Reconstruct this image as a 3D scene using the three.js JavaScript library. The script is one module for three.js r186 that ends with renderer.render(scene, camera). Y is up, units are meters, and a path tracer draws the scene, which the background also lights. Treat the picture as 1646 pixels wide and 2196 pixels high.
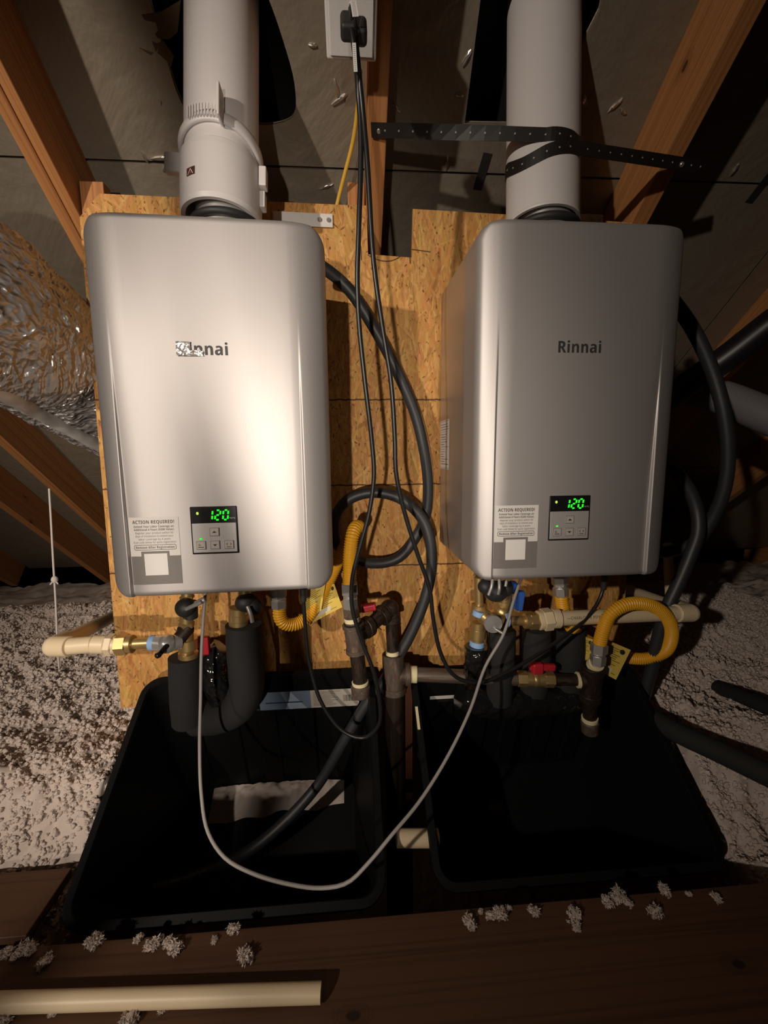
import * as THREE from 'three';
import { RoundedBoxGeometry } from 'three/addons/geometries/RoundedBoxGeometry.js';
import { mergeGeometries, mergeVertices } from 'three/addons/utils/BufferGeometryUtils.js';
import { ImprovedNoise } from 'three/addons/math/ImprovedNoise.js';
import { FontLoader } from 'three/addons/loaders/FontLoader.js';
import { TextGeometry } from 'three/addons/geometries/TextGeometry.js';

// ---------------------------------------------------------------- camera, lights, exposure
const scene = new THREE.Scene();
scene.background = new THREE.Color(0x000000);
const camera = new THREE.PerspectiveCamera(99.71, 1646 / 2196, 0.02, 50);
camera.position.set(0, 0.73, 1.054);
camera.rotation.set(-0.137, -0.072, -0.0108, 'YXZ');
const renderer = new THREE.WebGLRenderer({ antialias: true });
renderer.toneMapping = THREE.LinearToneMapping;
renderer.toneMappingExposure = 1.0;
renderer.shadowMap.enabled = true;
const LAMP_COLOR = new THREE.Color().setRGB(1, 0.865, 0.735);
const WORK_LAMP = { pos: [-1.35, 1.28, 2.2], power: 10.5, aim: [-0.52, 0.86, 0] };        // lamp on a stand, behind and left of the photographer
const HAND_LAMP = { pos: [-0.3, 0.64, 2.2], power: 7.2, aim: [-0.3, 0.66, 0.3] };   // torch lying on a box behind the photographer

// ---------------------------------------------------------------- helpers
let seed = 7;
const rnd = () => { seed = (seed * 1664525 + 1013904223) % 4294967296; return seed / 4294967296; };
const rr = (a, b) => a + (b - a) * rnd();
const V = (a) => new THREE.Vector3(a[0], a[1], a[2]);
const noise = new ImprovedNoise();
const fbm = (x, y, z, n = 4) => { let s = 0, a = 1; for (let i = 0; i < n; i++) { s += a * noise.noise(x, y, z); x *= 2.03; y *= 2.03; z *= 2.03; a *= 0.5; } return s; };
const sstep = (a, b, x) => { const t = Math.min(1, Math.max(0, (x - a) / (b - a))); return t * t * (3 - 2 * t); };
const used = {};
function numbered(n) { if (!(n in used)) { used[n] = 0; return n; } used[n]++; return n + '_' + String(used[n]).padStart(3, '0'); }
function obj(name, geo, m, parent) {
  const g = Array.isArray(geo) ? (geo.length > 1 ? mergeGeometries(geo.map(norm)) : geo[0]) : geo;
  const o = new THREE.Mesh(g, m);
  o.name = parent ? name : numbered(name); o.castShadow = o.receiveShadow = true;
  (parent || scene).add(o); return o;
}
const flat = (g) => (g.index ? g.toNonIndexed() : g);
function norm(g) {
  let h = flat(g);
  for (const k of Object.keys(h.attributes)) if (!['position', 'normal', 'uv'].includes(k)) h.deleteAttribute(k);
  if (!h.attributes.uv) h.setAttribute('uv', new THREE.BufferAttribute(new Float32Array(h.attributes.position.count * 2), 2));
  h.morphAttributes = {};
  return h;
}
function tag(o, label, category, group, kind) { o.userData.label = label; o.userData.category = category; if (group) o.userData.group = group; if (kind) o.userData.kind = kind; return o; }
function thing(name, label, category, pos = [0, 0, 0], group) { const o = new THREE.Group(); o.name = numbered(name); o.position.set(...pos); scene.add(o); return tag(o, label, category, group); }
function structure(o) { o.userData.kind = 'structure'; return o; }

// cylinder between two points, chamfered ends
function cyl(a, b, r, r2 = r, seg = 28, ch = 0.0012) {
  const A = V(a), B = V(b), d = B.clone().sub(A), L = d.length();
  const c = Math.min(ch, L * 0.3, r * 0.5);
  const g = new THREE.LatheGeometry([[0, 0], [r - c, 0], [r, c], [r2, L - c], [r2 - c, L], [0, L]].map((p) => new THREE.Vector2(Math.max(p[0], 0), p[1])), seg);
  const h = g.toNonIndexed(); h.computeVertexNormals();
  const lat = smoothRound(h, seg);
  lat.applyQuaternion(new THREE.Quaternion().setFromUnitVectors(new THREE.Vector3(0, 1, 0), d.normalize())); lat.translate(A.x, A.y, A.z);
  return lat;
}
// round normals of a lathed shape around its axis, creased along the profile
function smoothRound(h) {
  const p = h.attributes.position, n = h.attributes.normal;
  for (let i = 0; i < p.count; i++) {
    const nr = Math.hypot(n.getX(i), n.getZ(i)), pr = Math.hypot(p.getX(i), p.getZ(i));
    if (pr > 1e-5 && nr > 0.2) n.setXYZ(i, p.getX(i) / pr * nr, n.getY(i), p.getZ(i) / pr * nr);
  }
  return h;
}
function hexnut(a, b, r) { const g = cyl(a, b, r, r, 6, 0.002); g.computeVertexNormals(); return g; }
function ball(c, r, sx = 1, sy = 1, sz = 1) { const g = new THREE.SphereGeometry(r, 24, 16); g.scale(sx, sy, sz); g.translate(...c); return g; }
function lathe(profile, seg = 40) { const h = new THREE.LatheGeometry(profile.map((p) => new THREE.Vector2(p[0], p[1])), seg).toNonIndexed(); h.computeVertexNormals(); return smoothRound(h); }
// tube swept along a smooth curve; radius may vary with arc length
function sweep(pts, radius, o = {}) {
  const curve = pts instanceof THREE.Curve ? pts : new THREE.CatmullRomCurve3(pts.map(V), false, 'centripetal');
  const L = curve.getLength(), n = o.n || Math.max(24, Math.round(L / 0.012)), m = o.m || 14, R = typeof radius === 'function' ? radius : () => radius;
  const fr = curve.computeFrenetFrames(n, false), P = [], N = [], U = [], I = [];
  for (let i = 0; i <= n; i++) {
    const c = curve.getPointAt(i / n), s = L * i / n, r = R(s, L);
    for (let j = 0; j <= m; j++) {
      const a = j / m * Math.PI * 2, q = fr.normals[i].clone().multiplyScalar(Math.cos(a)).addScaledVector(fr.binormals[i], Math.sin(a));
      const k = o.bump ? r + o.bump(s, a) : r;
      P.push(c.x + q.x * k, c.y + q.y * k, c.z + q.z * k); N.push(q.x, q.y, q.z); U.push(s, j / m * Math.PI * 2 * r);
    }
  }
  for (let i = 0; i < n; i++) for (let j = 0; j < m; j++) { const k = i * (m + 1) + j; I.push(k, k + 1, k + m + 1, k + 1, k + m + 2, k + m + 1); }
  for (const e of [0, n]) {
    const c = curve.getPointAt(e / n), t = fr.tangents[e].clone().multiplyScalar(e ? 1 : -1), b = P.length / 3;
    P.push(c.x, c.y, c.z); N.push(t.x, t.y, t.z); U.push(0, 0);
    for (let j = 0; j <= m; j++) { const k = (e * (m + 1) + j) * 3; P.push(P[k], P[k + 1], P[k + 2]); N.push(t.x, t.y, t.z); U.push(0, 0); }
    for (let j = 0; j < m; j++) e ? I.push(b, b + 1 + j, b + 2 + j) : I.push(b, b + 2 + j, b + 1 + j);
  }
  const g = new THREE.BufferGeometry(); g.setAttribute('position', new THREE.Float32BufferAttribute(P, 3)); g.setAttribute('normal', new THREE.Float32BufferAttribute(N, 3)); g.setAttribute('uv', new THREE.Float32BufferAttribute(U, 2)); g.setIndex(I);
  if (o.bump || typeof radius === 'function') g.computeVertexNormals();
  return g;
}
// board with grain along its longest side: uv in metres, u along the grain
function board(lx, ly, lz, off = 0) {
  const g = new RoundedBoxGeometry(lx, ly, lz, 1, Math.min(0.002, lx / 4, ly / 4, lz / 4));
  if (g.index) throw new Error('indexed');
  const p = g.attributes.position, n = g.attributes.normal, uv = new Float32Array(p.count * 2), ax = [lx, ly, lz].indexOf(Math.max(lx, ly, lz));
  for (let i = 0; i < p.count; i++) {
    const c = [p.getX(i), p.getY(i), p.getZ(i)], N = [Math.abs(n.getX(i)), Math.abs(n.getY(i)), Math.abs(n.getZ(i))];
    const rest = [0, 1, 2].filter((k) => k !== ax), k = N[rest[0]] > N[rest[1]] ? rest[1] : rest[0];
    uv[i * 2] = c[ax] + off * 1.7; uv[i * 2 + 1] = c[k] + off + (k === rest[0] ? 0.37 : 0);
  }
  g.setAttribute('uv', new THREE.BufferAttribute(uv, 2));
  return g;
}
function ribbon(pts, normals, w, th) {          // flat band: centre points, outward normals
  const n = pts.length, P = [], I = [], U = [];
  let len = 0;
  for (let i = 0; i < n; i++) {
    const p = pts[i], t = pts[Math.min(n - 1, i + 1)].clone().sub(pts[Math.max(0, i - 1)]).normalize(), b = new THREE.Vector3().crossVectors(t, normals[i]).normalize();
    if (i) len += p.distanceTo(pts[i - 1]);
    for (const [sb, sn] of [[-1, 0], [-1, 1], [1, 1], [1, 0]]) { const q = p.clone().addScaledVector(b, sb * w / 2).addScaledVector(normals[i], sn * th); P.push(q.x, q.y, q.z); U.push(len, sb * w / 2); }
  }
  for (let i = 0; i < n - 1; i++) for (let j = 0; j < 4; j++) { const a = i * 4 + j, b = i * 4 + (j + 1) % 4; I.push(a, a + 4, b, b, a + 4, b + 4); }
  I.push(0, 1, 2, 0, 2, 3); const e = (n - 1) * 4; I.push(e, e + 2, e + 1, e, e + 3, e + 2);
  let g = new THREE.BufferGeometry(); g.setAttribute('position', new THREE.Float32BufferAttribute(P, 3)); g.setAttribute('uv', new THREE.Float32BufferAttribute(U, 2)); g.setIndex(I); g = g.toNonIndexed(); g.computeVertexNormals(); return g;
}

// ---------------------------------------------------------------- materials
function canvasTex(w, h, draw, opt = {}) {
  const c = document.createElement('canvas'); c.width = w; c.height = h; const x = c.getContext('2d'); draw(x, w, h);
  const t = new THREE.CanvasTexture(c); if (!opt.data) t.colorSpace = THREE.SRGBColorSpace;
  if (opt.repeat) { t.wrapS = t.wrapT = THREE.RepeatWrapping; t.repeat.set(...opt.repeat); }
  return t;
}
const rgb = (r, g, b, a = 1) => `rgba(${r | 0},${g | 0},${b | 0},${a})`;
// pine grain: u along the board; the tile is 1.6 m x 0.4 m
function woodTexture(base, dark, n) {
  return canvasTex(1024, 256, (x, w, h) => {
    x.fillStyle = rgb(...base); x.fillRect(0, 0, w, h);
    for (let i = 0; i < n; i++) {
      const y = rnd() * h, k = rnd(); x.strokeStyle = rgb(dark[0], dark[1], dark[2], 0.06 + 0.22 * k * k); x.lineWidth = rr(0.6, 3.2);
      const a = rr(-4, 4), f = rr(0.5, 1.5), ph = rr(0, 6);
      for (const dy of [-h, 0, h]) { x.beginPath(); for (let s = 0; s <= w; s += 16) { const yy = y + dy + a * Math.sin(s / w * Math.PI * 2 * Math.round(f) + ph); s ? x.lineTo(s, yy) : x.moveTo(s, yy); } x.stroke(); }
    }
    for (let i = 0; i < 5; i++) { const cx = rnd() * w, cy = rnd() * h; for (let q = 5; q > 0; q--) { x.strokeStyle = rgb(dark[0], dark[1], dark[2], 0.35); x.lineWidth = 1.5; x.beginPath(); x.ellipse(cx, cy, q * 3.4, q * 1.5, 0, 0, 7); x.stroke(); } x.fillStyle = rgb(dark[0] * 0.6, dark[1] * 0.6, dark[2] * 0.6, 0.8); x.beginPath(); x.ellipse(cx, cy, 6, 3.4, 0, 0, 7); x.fill(); }
  }, { repeat: [1 / 1.6, 1 / 0.4] });
}
const pineMap = woodTexture([184, 126, 74], [110, 60, 24], 150);
// cast and drawn iron: dark scale with grey wear and rust specks
function mottle(base, light, rust) {
  return canvasTex(256, 256, (x, w, h) => {
    x.fillStyle = rgb(...base); x.fillRect(0, 0, w, h);
    for (let i = 0; i < 1500; i++) { const c = rnd() < 0.55 ? light : rnd() < 0.5 ? rust : base.map((v) => v * 0.6); x.fillStyle = rgb(c[0], c[1], c[2], rr(0.08, 0.4)); const q = rnd(); x.beginPath(); x.ellipse(rnd() * w, rnd() * h, 1 + 9 * q * q, 1 + 5 * q * q, rr(0, 3), 0, 7); x.fill(); }
  }, { repeat: [1, 1] });
}
const M = {
  pine: new THREE.MeshStandardMaterial({ map: pineMap, roughness: 0.7, bumpMap: pineMap, bumpScale: 0.0006 }),
  silver: new THREE.MeshPhysicalMaterial({ color: new THREE.Color().setRGB(0.5, 0.475, 0.465), metalness: 0.66, roughness: 0.5 }),
  caseMetal: new THREE.MeshStandardMaterial({ color: new THREE.Color().setRGB(0.5, 0.475, 0.465), metalness: 0.75, roughness: 0.34 }),
  steel: new THREE.MeshStandardMaterial({ color: new THREE.Color().setRGB(0.6, 0.58, 0.55), metalness: 0.75, roughness: 0.34 }),
  chrome: new THREE.MeshStandardMaterial({ color: new THREE.Color().setRGB(0.75, 0.74, 0.72), metalness: 0.7, roughness: 0.25 }),
  brass: new THREE.MeshStandardMaterial({ color: new THREE.Color().setRGB(0.6, 0.42, 0.18), metalness: 0.75, roughness: 0.36 }),
  iron: new THREE.MeshStandardMaterial({ map: mottle([46, 36, 30], [88, 70, 58], [74, 40, 24]), metalness: 0.35, roughness: 0.5 }),
  ironGrey: new THREE.MeshStandardMaterial({ map: mottle([92, 80, 70], [132, 118, 104], [110, 62, 40]), metalness: 0.3, roughness: 0.55 }),
  tape: new THREE.MeshStandardMaterial({ color: new THREE.Color().setRGB(0.75, 0.66, 0.4), roughness: 0.7 }),
  pvc: new THREE.MeshStandardMaterial({ color: new THREE.Color().setRGB(0.72, 0.67, 0.58), roughness: 0.38 }),
  ventWhite: new THREE.MeshStandardMaterial({ color: new THREE.Color().setRGB(0.68, 0.65, 0.64), roughness: 0.45 }),
  cream: new THREE.MeshStandardMaterial({ color: new THREE.Color().setRGB(0.72, 0.58, 0.38), roughness: 0.42 }),
  whitePlastic: new THREE.MeshStandardMaterial({ color: new THREE.Color().setRGB(0.7, 0.68, 0.66), roughness: 0.5 }),
  rubber: new THREE.MeshStandardMaterial({ color: new THREE.Color().setRGB(0.022, 0.022, 0.023), roughness: 0.55 }),
  hose: new THREE.MeshStandardMaterial({ color: new THREE.Color().setRGB(0.026, 0.027, 0.03), roughness: 0.48 }),
  foam: new THREE.MeshStandardMaterial({ color: new THREE.Color().setRGB(0.02, 0.02, 0.02), roughness: 0.85 }),
  wrap: new THREE.MeshPhysicalMaterial({ color: new THREE.Color().setRGB(0.012, 0.012, 0.012), roughness: 0.14, clearcoat: 0.6, clearcoatRoughness: 0.1 }),
  tub: new THREE.MeshPhysicalMaterial({ color: new THREE.Color().setRGB(0.006, 0.006, 0.0065), roughness: 0.5, specularIntensity: 0.3 }),
  cord: new THREE.MeshStandardMaterial({ color: new THREE.Color().setRGB(0.014, 0.014, 0.014), roughness: 0.34 }),
  greyCable: new THREE.MeshStandardMaterial({ color: new THREE.Color().setRGB(0.33, 0.31, 0.29), roughness: 0.5 }),
  lever: new THREE.MeshStandardMaterial({ color: new THREE.Color().setRGB(0.45, 0.44, 0.43), metalness: 0.5, roughness: 0.4 }),
  yellow: new THREE.MeshPhysicalMaterial({ color: new THREE.Color().setRGB(0.8, 0.4, 0.02), roughness: 0.38, clearcoat: 0.3 }),
  tagYellow: new THREE.MeshStandardMaterial({ color: new THREE.Color().setRGB(0.75, 0.55, 0.1), roughness: 0.6 }),
  red: new THREE.MeshStandardMaterial({ color: new THREE.Color().setRGB(0.5, 0.02, 0.03), roughness: 0.4 }),
  blue: new THREE.MeshStandardMaterial({ color: new THREE.Color().setRGB(0.03, 0.12, 0.5), roughness: 0.4 }),
  paleBlue: new THREE.MeshStandardMaterial({ color: new THREE.Color().setRGB(0.3, 0.5, 0.82), roughness: 0.5 }),
  string: new THREE.MeshStandardMaterial({ color: new THREE.Color().setRGB(0.66, 0.6, 0.56), roughness: 0.9 }),
  nmCable: new THREE.MeshStandardMaterial({ color: new THREE.Color().setRGB(0.72, 0.45, 0.06), roughness: 0.5 }),
  blackPlastic: new THREE.MeshStandardMaterial({ color: new THREE.Color().setRGB(0.01, 0.01, 0.01), roughness: 0.25 }),
  ink: new THREE.MeshStandardMaterial({ color: new THREE.Color().setRGB(0.035, 0.034, 0.034), roughness: 0.45 }),
  keypad: new THREE.MeshStandardMaterial({ color: new THREE.Color().setRGB(0.48, 0.46, 0.45), metalness: 0.4, roughness: 0.4 }),
  greyDuct: new THREE.MeshStandardMaterial({ color: new THREE.Color().setRGB(0.2, 0.19, 0.2), roughness: 0.55 }),
  board: new THREE.MeshStandardMaterial({ color: new THREE.Color().setRGB(0.5, 0.47, 0.43), roughness: 0.9 }),
  dark: new THREE.MeshStandardMaterial({ color: new THREE.Color().setRGB(0.006, 0.006, 0.006), roughness: 0.9 }),
  led: new THREE.MeshStandardMaterial({ color: 0x000000, emissive: new THREE.Color().setRGB(0.02, 1, 0.03), emissiveIntensity: 1.1 }),
  ledYellow: new THREE.MeshStandardMaterial({ color: 0x000000, emissive: new THREE.Color().setRGB(0.75, 0.95, 0.12), emissiveIntensity: 0.9 }),
};
// foil faced sheathing: grey metal film with fine wrinkles; uv in metres
const foilBump = canvasTex(512, 512, (x, w, h) => {
  const im = x.createImageData(w, h);
  for (let j = 0; j < h; j++) for (let i = 0; i < w; i++) {
    const a = i / w * 6.2832, b = j / h * 6.2832, v = 0.5 + 0.28 * fbm(Math.cos(a) * 1.6 + 5, Math.sin(a) * 1.6 + Math.cos(b) * 1.6, Math.sin(b) * 1.6, 5), k = (j * w + i) * 4;
    im.data[k] = im.data[k + 1] = im.data[k + 2] = Math.max(0, Math.min(255, v * 255)); im.data[k + 3] = 255;
  }
  x.putImageData(im, 0, 0);
}, { data: true, repeat: [2, 2] });
M.foil = new THREE.MeshStandardMaterial({ color: new THREE.Color().setRGB(0.3, 0.255, 0.195), metalness: 0.4, roughness: 0.5, bumpMap: foilBump, bumpScale: 0.0042 });

// oriented strand board: flat strands of several tones, dark flecks, printed ruler lines
function strands(x, w, h, ppm, n) {
  x.fillStyle = rgb(190, 138, 72); x.fillRect(0, 0, w, h);
  for (let i = 0; i < n; i++) {
    const L = rr(0.015, 0.07) * ppm, W = rr(0.002, 0.01) * ppm, k = rnd();
    const c = k < 0.5 ? [206, 156, 88] : k < 0.75 ? [180, 126, 64] : k < 0.93 ? [222, 178, 112] : [150, 98, 46];
    x.save(); x.translate(rnd() * w, rnd() * h); x.rotate(Math.PI / 2 + rr(-0.5, 0.5) * (rnd() < 0.2 ? 2.4 : 0.8)); x.fillStyle = rgb(c[0] + rr(-12, 12), c[1] + rr(-12, 12), c[2] + rr(-10, 10), 0.5);
    x.beginPath(); x.moveTo(-L / 2, -W / 2 * rnd()); x.lineTo(L / 2, -W / 2 * rnd()); x.lineTo(L / 2 * rr(0.8, 1), W / 2); x.lineTo(-L / 2 * rr(0.8, 1), W / 2); x.fill();
    if (rnd() < 0.5) { x.strokeStyle = rgb(104, 62, 26, 0.4); x.lineWidth = 0.8; x.beginPath(); x.moveTo(-L / 2, W / 2); x.lineTo(L / 2 * rr(0.2, 1), W / 2); x.stroke(); }
    x.restore();
  }
  for (let i = 0; i < n * 0.28; i++) { x.save(); x.translate(rnd() * w, rnd() * h); x.rotate(Math.PI / 2 + rr(-1.1, 1.1)); x.fillStyle = rgb(70 + rr(0, 30), 38 + rr(0, 16), 12, rr(0.3, 0.85)); x.beginPath(); const q = rnd(); x.ellipse(0, 0, rr(0.001, 0.002 + 0.007 * q * q) * ppm, rr(0.0007, 0.0018) * ppm, 0, 0, 7); x.fill(); x.restore(); }
}
const osbMap = canvasTex(1400, 1280, (x, w, h) => {
  const ppm = w / 1.32;
  strands(x, w, h, ppm, 15000);
  x.strokeStyle = rgb(40, 22, 10, 0.8); x.lineWidth = 3.2;
  for (const y of [0.44, 0.643, 0.847]) { const yy = y * ppm; x.beginPath(); x.moveTo(0, yy); for (let s = 0; s <= w; s += 7) x.lineTo(s, yy + rr(-1.1, 1.1)); x.stroke(); }
  x.lineWidth = 2.2; x.beginPath(); x.moveTo(0.645 * ppm, 0.118 * ppm); x.quadraticCurveTo(0.70 * ppm, 0.15 * ppm, 0.735 * ppm, 0.105 * ppm); x.stroke();
  x.beginPath(); x.moveTo(0.742 * ppm, 0.104 * ppm); x.lineTo(0.79 * ppm, 0.109 * ppm); x.moveTo(0.742 * ppm, 0.104 * ppm); x.lineTo(0.743 * ppm, 0.135 * ppm); x.moveTo(0.63 * ppm, 0.1 * ppm); x.lineTo(0.631 * ppm, 0.13 * ppm); x.stroke();
});
M.osb = new THREE.MeshStandardMaterial({ map: osbMap, roughness: 0.72, bumpMap: osbMap, bumpScale: 0.0012 });
M.osbEdge = new THREE.MeshStandardMaterial({ color: new THREE.Color().setRGB(0.42, 0.26, 0.11), roughness: 0.8 });
const plyMap = woodTexture([88, 60, 41], [56, 34, 20], 90);
M.ply = new THREE.MeshStandardMaterial({ map: plyMap, roughness: 0.6, bumpMap: plyMap, bumpScale: 0.0005 });

// ---------------------------------------------------------------- setting: roof, floor, far walls
const SLOPE = 38 * Math.PI / 180, RIDGE = 2.3;
function roofFrame(o) { o.position.set(0, 1.258, 0); o.rotation.x = -SLOPE; return o; }
const ceiling = roofFrame(new THREE.Group()); ceiling.name = numbered('ceiling'); scene.add(ceiling); structure(ceiling);
tag(ceiling, 'sloping roof sheathing faced with dull grey radiant foil', 'ceiling', null, 'structure');
function sheet(x0, x1, v0, v1, holes = []) {
  const s = new THREE.Shape([[x0, v0], [x1, v0], [x1, v1], [x0, v1]].map((p) => new THREE.Vector2(...p)));
  for (const h of holes) s.holes.push(new THREE.Path(h.map((p) => new THREE.Vector2(...p))));
  const g = new THREE.ExtrudeGeometry(s, { depth: 0.011, bevelEnabled: true, bevelThickness: 0.001, bevelSize: -0.0012, bevelOffset: 0, bevelSegments: 1 });
  g.rotateX(Math.PI / 2); g.scale(1, -1, 1);                            // (x, v, d) to (x, d, v)
  const I = g.attributes.position.array; for (let k = 0; k < I.length; k += 9) { for (let q = 0; q < 3; q++) { const t = I[k + 3 + q]; I[k + 3 + q] = I[k + 6 + q]; I[k + 6 + q] = t; } }
  g.translate(0, 0.14, 0); g.computeVertexNormals();
  const p = g.attributes.position, uv = new Float32Array(p.count * 2); for (let i = 0; i < p.count; i++) { uv[i * 2] = p.getX(i); uv[i * 2 + 1] = p.getZ(i); } g.setAttribute('uv', new THREE.BufferAttribute(uv, 2));
  return g;
}
const smoothLoop = (pts, n = 60) => new THREE.CatmullRomCurve3(pts.map((p) => new THREE.Vector3(p[0], p[1], 0)), true, 'centripetal').getPoints(n).slice(0, -1).map((p) => [p.x, p.y]);
const holeLeft = smoothLoop([[-0.338, 0.33], [-0.345, 0.25], [-0.343, 0.19], [-0.34, 0.15], [-0.325, 0.118], [-0.23, 0.108], [-0.14, 0.112], [-0.108, 0.128], [-0.101, 0.175], [-0.116, 0.24], [-0.134, 0.29], [-0.16, 0.345], [-0.3, 0.355]]);
const holeRight = [[0.252, 0.33], [0.262, 0.126], [0.37, 0.128], [0.43, 0.15], [0.468, 0.245], [0.484, 0.3], [0.475, 0.36], [0.27, 0.36]];
const G = 0.0025;
for (const [x0, x1, v0, v1, hs] of [
  [-3.0, -0.61, -2.2, -1.187], [-0.61, 1.83, -2.2, -1.187], [1.83, 3.0, -2.2, -1.187],
  [-3.0, -1.24, -1.187, 0.033], [-1.24, 1.2, -1.187, 0.033], [1.2, 3.0, -1.187, 0.033],
  [-3.0, -0.62, 0.033, 1.253], [-0.62, 1.83, 0.033, 1.253, [holeLeft, holeRight]], [1.83, 3.0, 0.033, 1.253],
  [-3.0, -1.24, 1.253, RIDGE], [-1.24, 1.2, 1.253, RIDGE], [1.2, 3.0, 1.253, RIDGE]]) obj('panel', sheet(x0 + G, x1 - G, v0 + G, v1 - G, hs), M.foil, ceiling);
const under = obj('roof_underlayment', new THREE.BoxGeometry(6, 0.02, RIDGE + 2.2), M.dark, ceiling); under.position.set(0, 0.24, (RIDGE - 2.2) / 2);
// torn foil round the left vent hole: bare brown sheathing
M.tear = new THREE.MeshStandardMaterial({ color: new THREE.Color().setRGB(0.1, 0.058, 0.028), roughness: 0.85 });
for (const pts of [
  [[-0.29, 1.54, 0.135], [-0.33, 1.53, 0.123], [-0.367, 1.527, 0.119], [-0.358, 1.517, 0.105], [-0.349, 1.509, 0.096], [-0.329, 1.509, 0.095], [-0.31, 1.515, 0.103]],
  [[-0.397, 1.508, 0.094], [-0.371, 1.51, 0.096], [-0.354, 1.505, 0.091], [-0.34, 1.507, 0.093], [-0.328, 1.495, 0.078], [-0.342, 1.483, 0.062], [-0.357, 1.479, 0.057], [-0.357, 1.491, 0.072], [-0.375, 1.496, 0.079], [-0.388, 1.5, 0.084]],
  [[-0.387, 1.461, 0.034], [-0.361, 1.461, 0.034], [-0.372, 1.456, 0.027], [-0.38, 1.448, 0.018], [-0.38, 1.455, 0.026]]]) {
  // flat scraps on the sheathing, given by their corners in the room
  const P = [], c = pts.reduce((a, p) => a.add(V(p)), new THREE.Vector3()).divideScalar(pts.length), up = new THREE.Vector3(0, Math.cos(SLOPE), -Math.sin(SLOPE));
  for (let i = 0; i < pts.length; i++) { const a = V(pts[i]), b = V(pts[(i + 1) % pts.length]); P.push(...c.toArray(), ...a.toArray(), ...b.toArray()); const au = a.clone().addScaledVector(up, 0.003), bu = b.clone().addScaledVector(up, 0.003); P.push(...a.toArray(), ...au.toArray(), ...b.toArray(), ...b.toArray(), ...au.toArray(), ...bu.toArray()); }
  const g = new THREE.BufferGeometry(); g.setAttribute('position', new THREE.Float32BufferAttribute(P, 3)); g.computeVertexNormals();
  g.translate(0, -1.258, 0); g.rotateX(SLOPE);
  obj('torn_patch', g, M.tear, ceiling);
}
// bright creases and nail tips in the foil
M.brightFoil = new THREE.MeshStandardMaterial({ color: new THREE.Color().setRGB(0.75, 0.72, 0.68), metalness: 0.9, roughness: 0.3 });
for (const [x, v, L, a] of [[-0.059, 1.509, 0.099], [-0.017, 1.472, 0.052], [-0.011, 1.461, 0.038], [0.11, 1.457, 0.032], [0.244, 1.506, 0.094], [0.241, 1.471, 0.05], [0.236, 1.397, -0.044], [-0.047, 1.364, -0.087], [0.514, 1.473, 0.052], [0.585, 1.47, 0.048], [0.607, 1.463, 0.04], [0.945, 1.403, -0.037], [-0.42, 1.391, -0.052], [-0.45, 1.392, -0.051], [-0.408, 1.382, -0.064], [0.866, 1.522, 0.116]].map((p, i) => [p[0], p[2] / Math.cos(SLOPE) + 0.137 * Math.tan(SLOPE), 0.012 + 0.014 * ((i * 7) % 5) / 5, i * 1.3])) {
  const g = new THREE.IcosahedronGeometry(1, 1), p = g.attributes.position;
  for (let i = 0; i < p.count; i++) { const k = 1 + 0.5 * noise.noise(p.getX(i) * 2 + x * 9, p.getY(i) * 2, p.getZ(i) * 2 + v * 7); p.setXYZ(i, p.getX(i) * k * L * 0.8, p.getY(i) * k * 0.004, p.getZ(i) * k * 0.004); }
  g.rotateY(a); g.translate(x, 0.138, v); g.computeVertexNormals();
  obj('foil_crease', g, M.brightFoil, ceiling);
}
// dark tape over the panel joint
for (const p of [[0.324, 1.389, -0.056], [1.043, 1.384, -0.063]]) { const g = new RoundedBoxGeometry(0.022, 0.0015, 0.075, 1, 0.0006); g.rotateY(0.1); g.translate(p[0], 0.1385, p[2] / Math.cos(SLOPE) + 0.138 * Math.tan(SLOPE)); obj('tape_patch', g, M.rubber, ceiling); }
// rafters, one board each
function rafter(x, w, label, m = M.pine) {
  const t = roofFrame(new THREE.Mesh(board(w, 0.139, RIDGE + 2.15, Math.abs(x) * 3.1), m)); t.geometry.translate(x, 0.07, (RIDGE - 2.15) / 2);
  t.name = numbered('rafter'); t.castShadow = t.receiveShadow = true; scene.add(t); return tag(t, label, 'rafter', 'roof rafters');
}
rafter(-0.592, 0.022, 'pine rafter ply facing the left vent pipe, above the silver heater', M.pine);
rafter(-0.6175, 0.026, 'pine rafter ply beside the crinkled foil duct', M.pine);
rafter(0.062, 0.038, 'pine rafter carrying the white outlet box between the vent pipes');
rafter(0.687, 0.04, 'wide pine rafter to which the black perforated strap is screwed');
rafter(-1.25, 0.038, 'dark rafter seen just below the foil duct', M.pine);
rafter(-1.54, 0.038, 'dark rafter behind the hanging white string', M.pine);
rafter(-2.1, 0.038, 'far dark rafter close to the blown insulation, left of the string', M.pine);
rafter(1.31, 0.038, 'dark rafter behind the black hoses beside the grey duct');
rafter(1.92, 0.038, 'far dark rafter beyond the grey duct');
// slanting truss web between the torch and the first heater, left of the photographer
{
  const L = V(HAND_LAMP.pos), a = L.clone().lerp(V([-0.25, 1.077, 0.325]), 0.293), b = L.clone().lerp(V([-0.187, 0.71, 0.325]), 0.293), d = a.clone().sub(b).normalize();
  const t0 = (0.02 - b.y) / d.y, t1 = (2.3 - b.y) / d.y, len = t1 - t0, w = obj('truss_web', board(0.034, len, 0.038, 1.3), M.pine); d.multiplyScalar(1);
  w.position.copy(b).addScaledVector(d, (t0 + t1) / 2); w.quaternion.setFromUnitVectors(new THREE.Vector3(0, 1, 0), d); w.translateX(-0.017);
  tag(w, 'slanting pine truss web rising from the plywood to the roof beside the torch', 'truss web');
}
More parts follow.
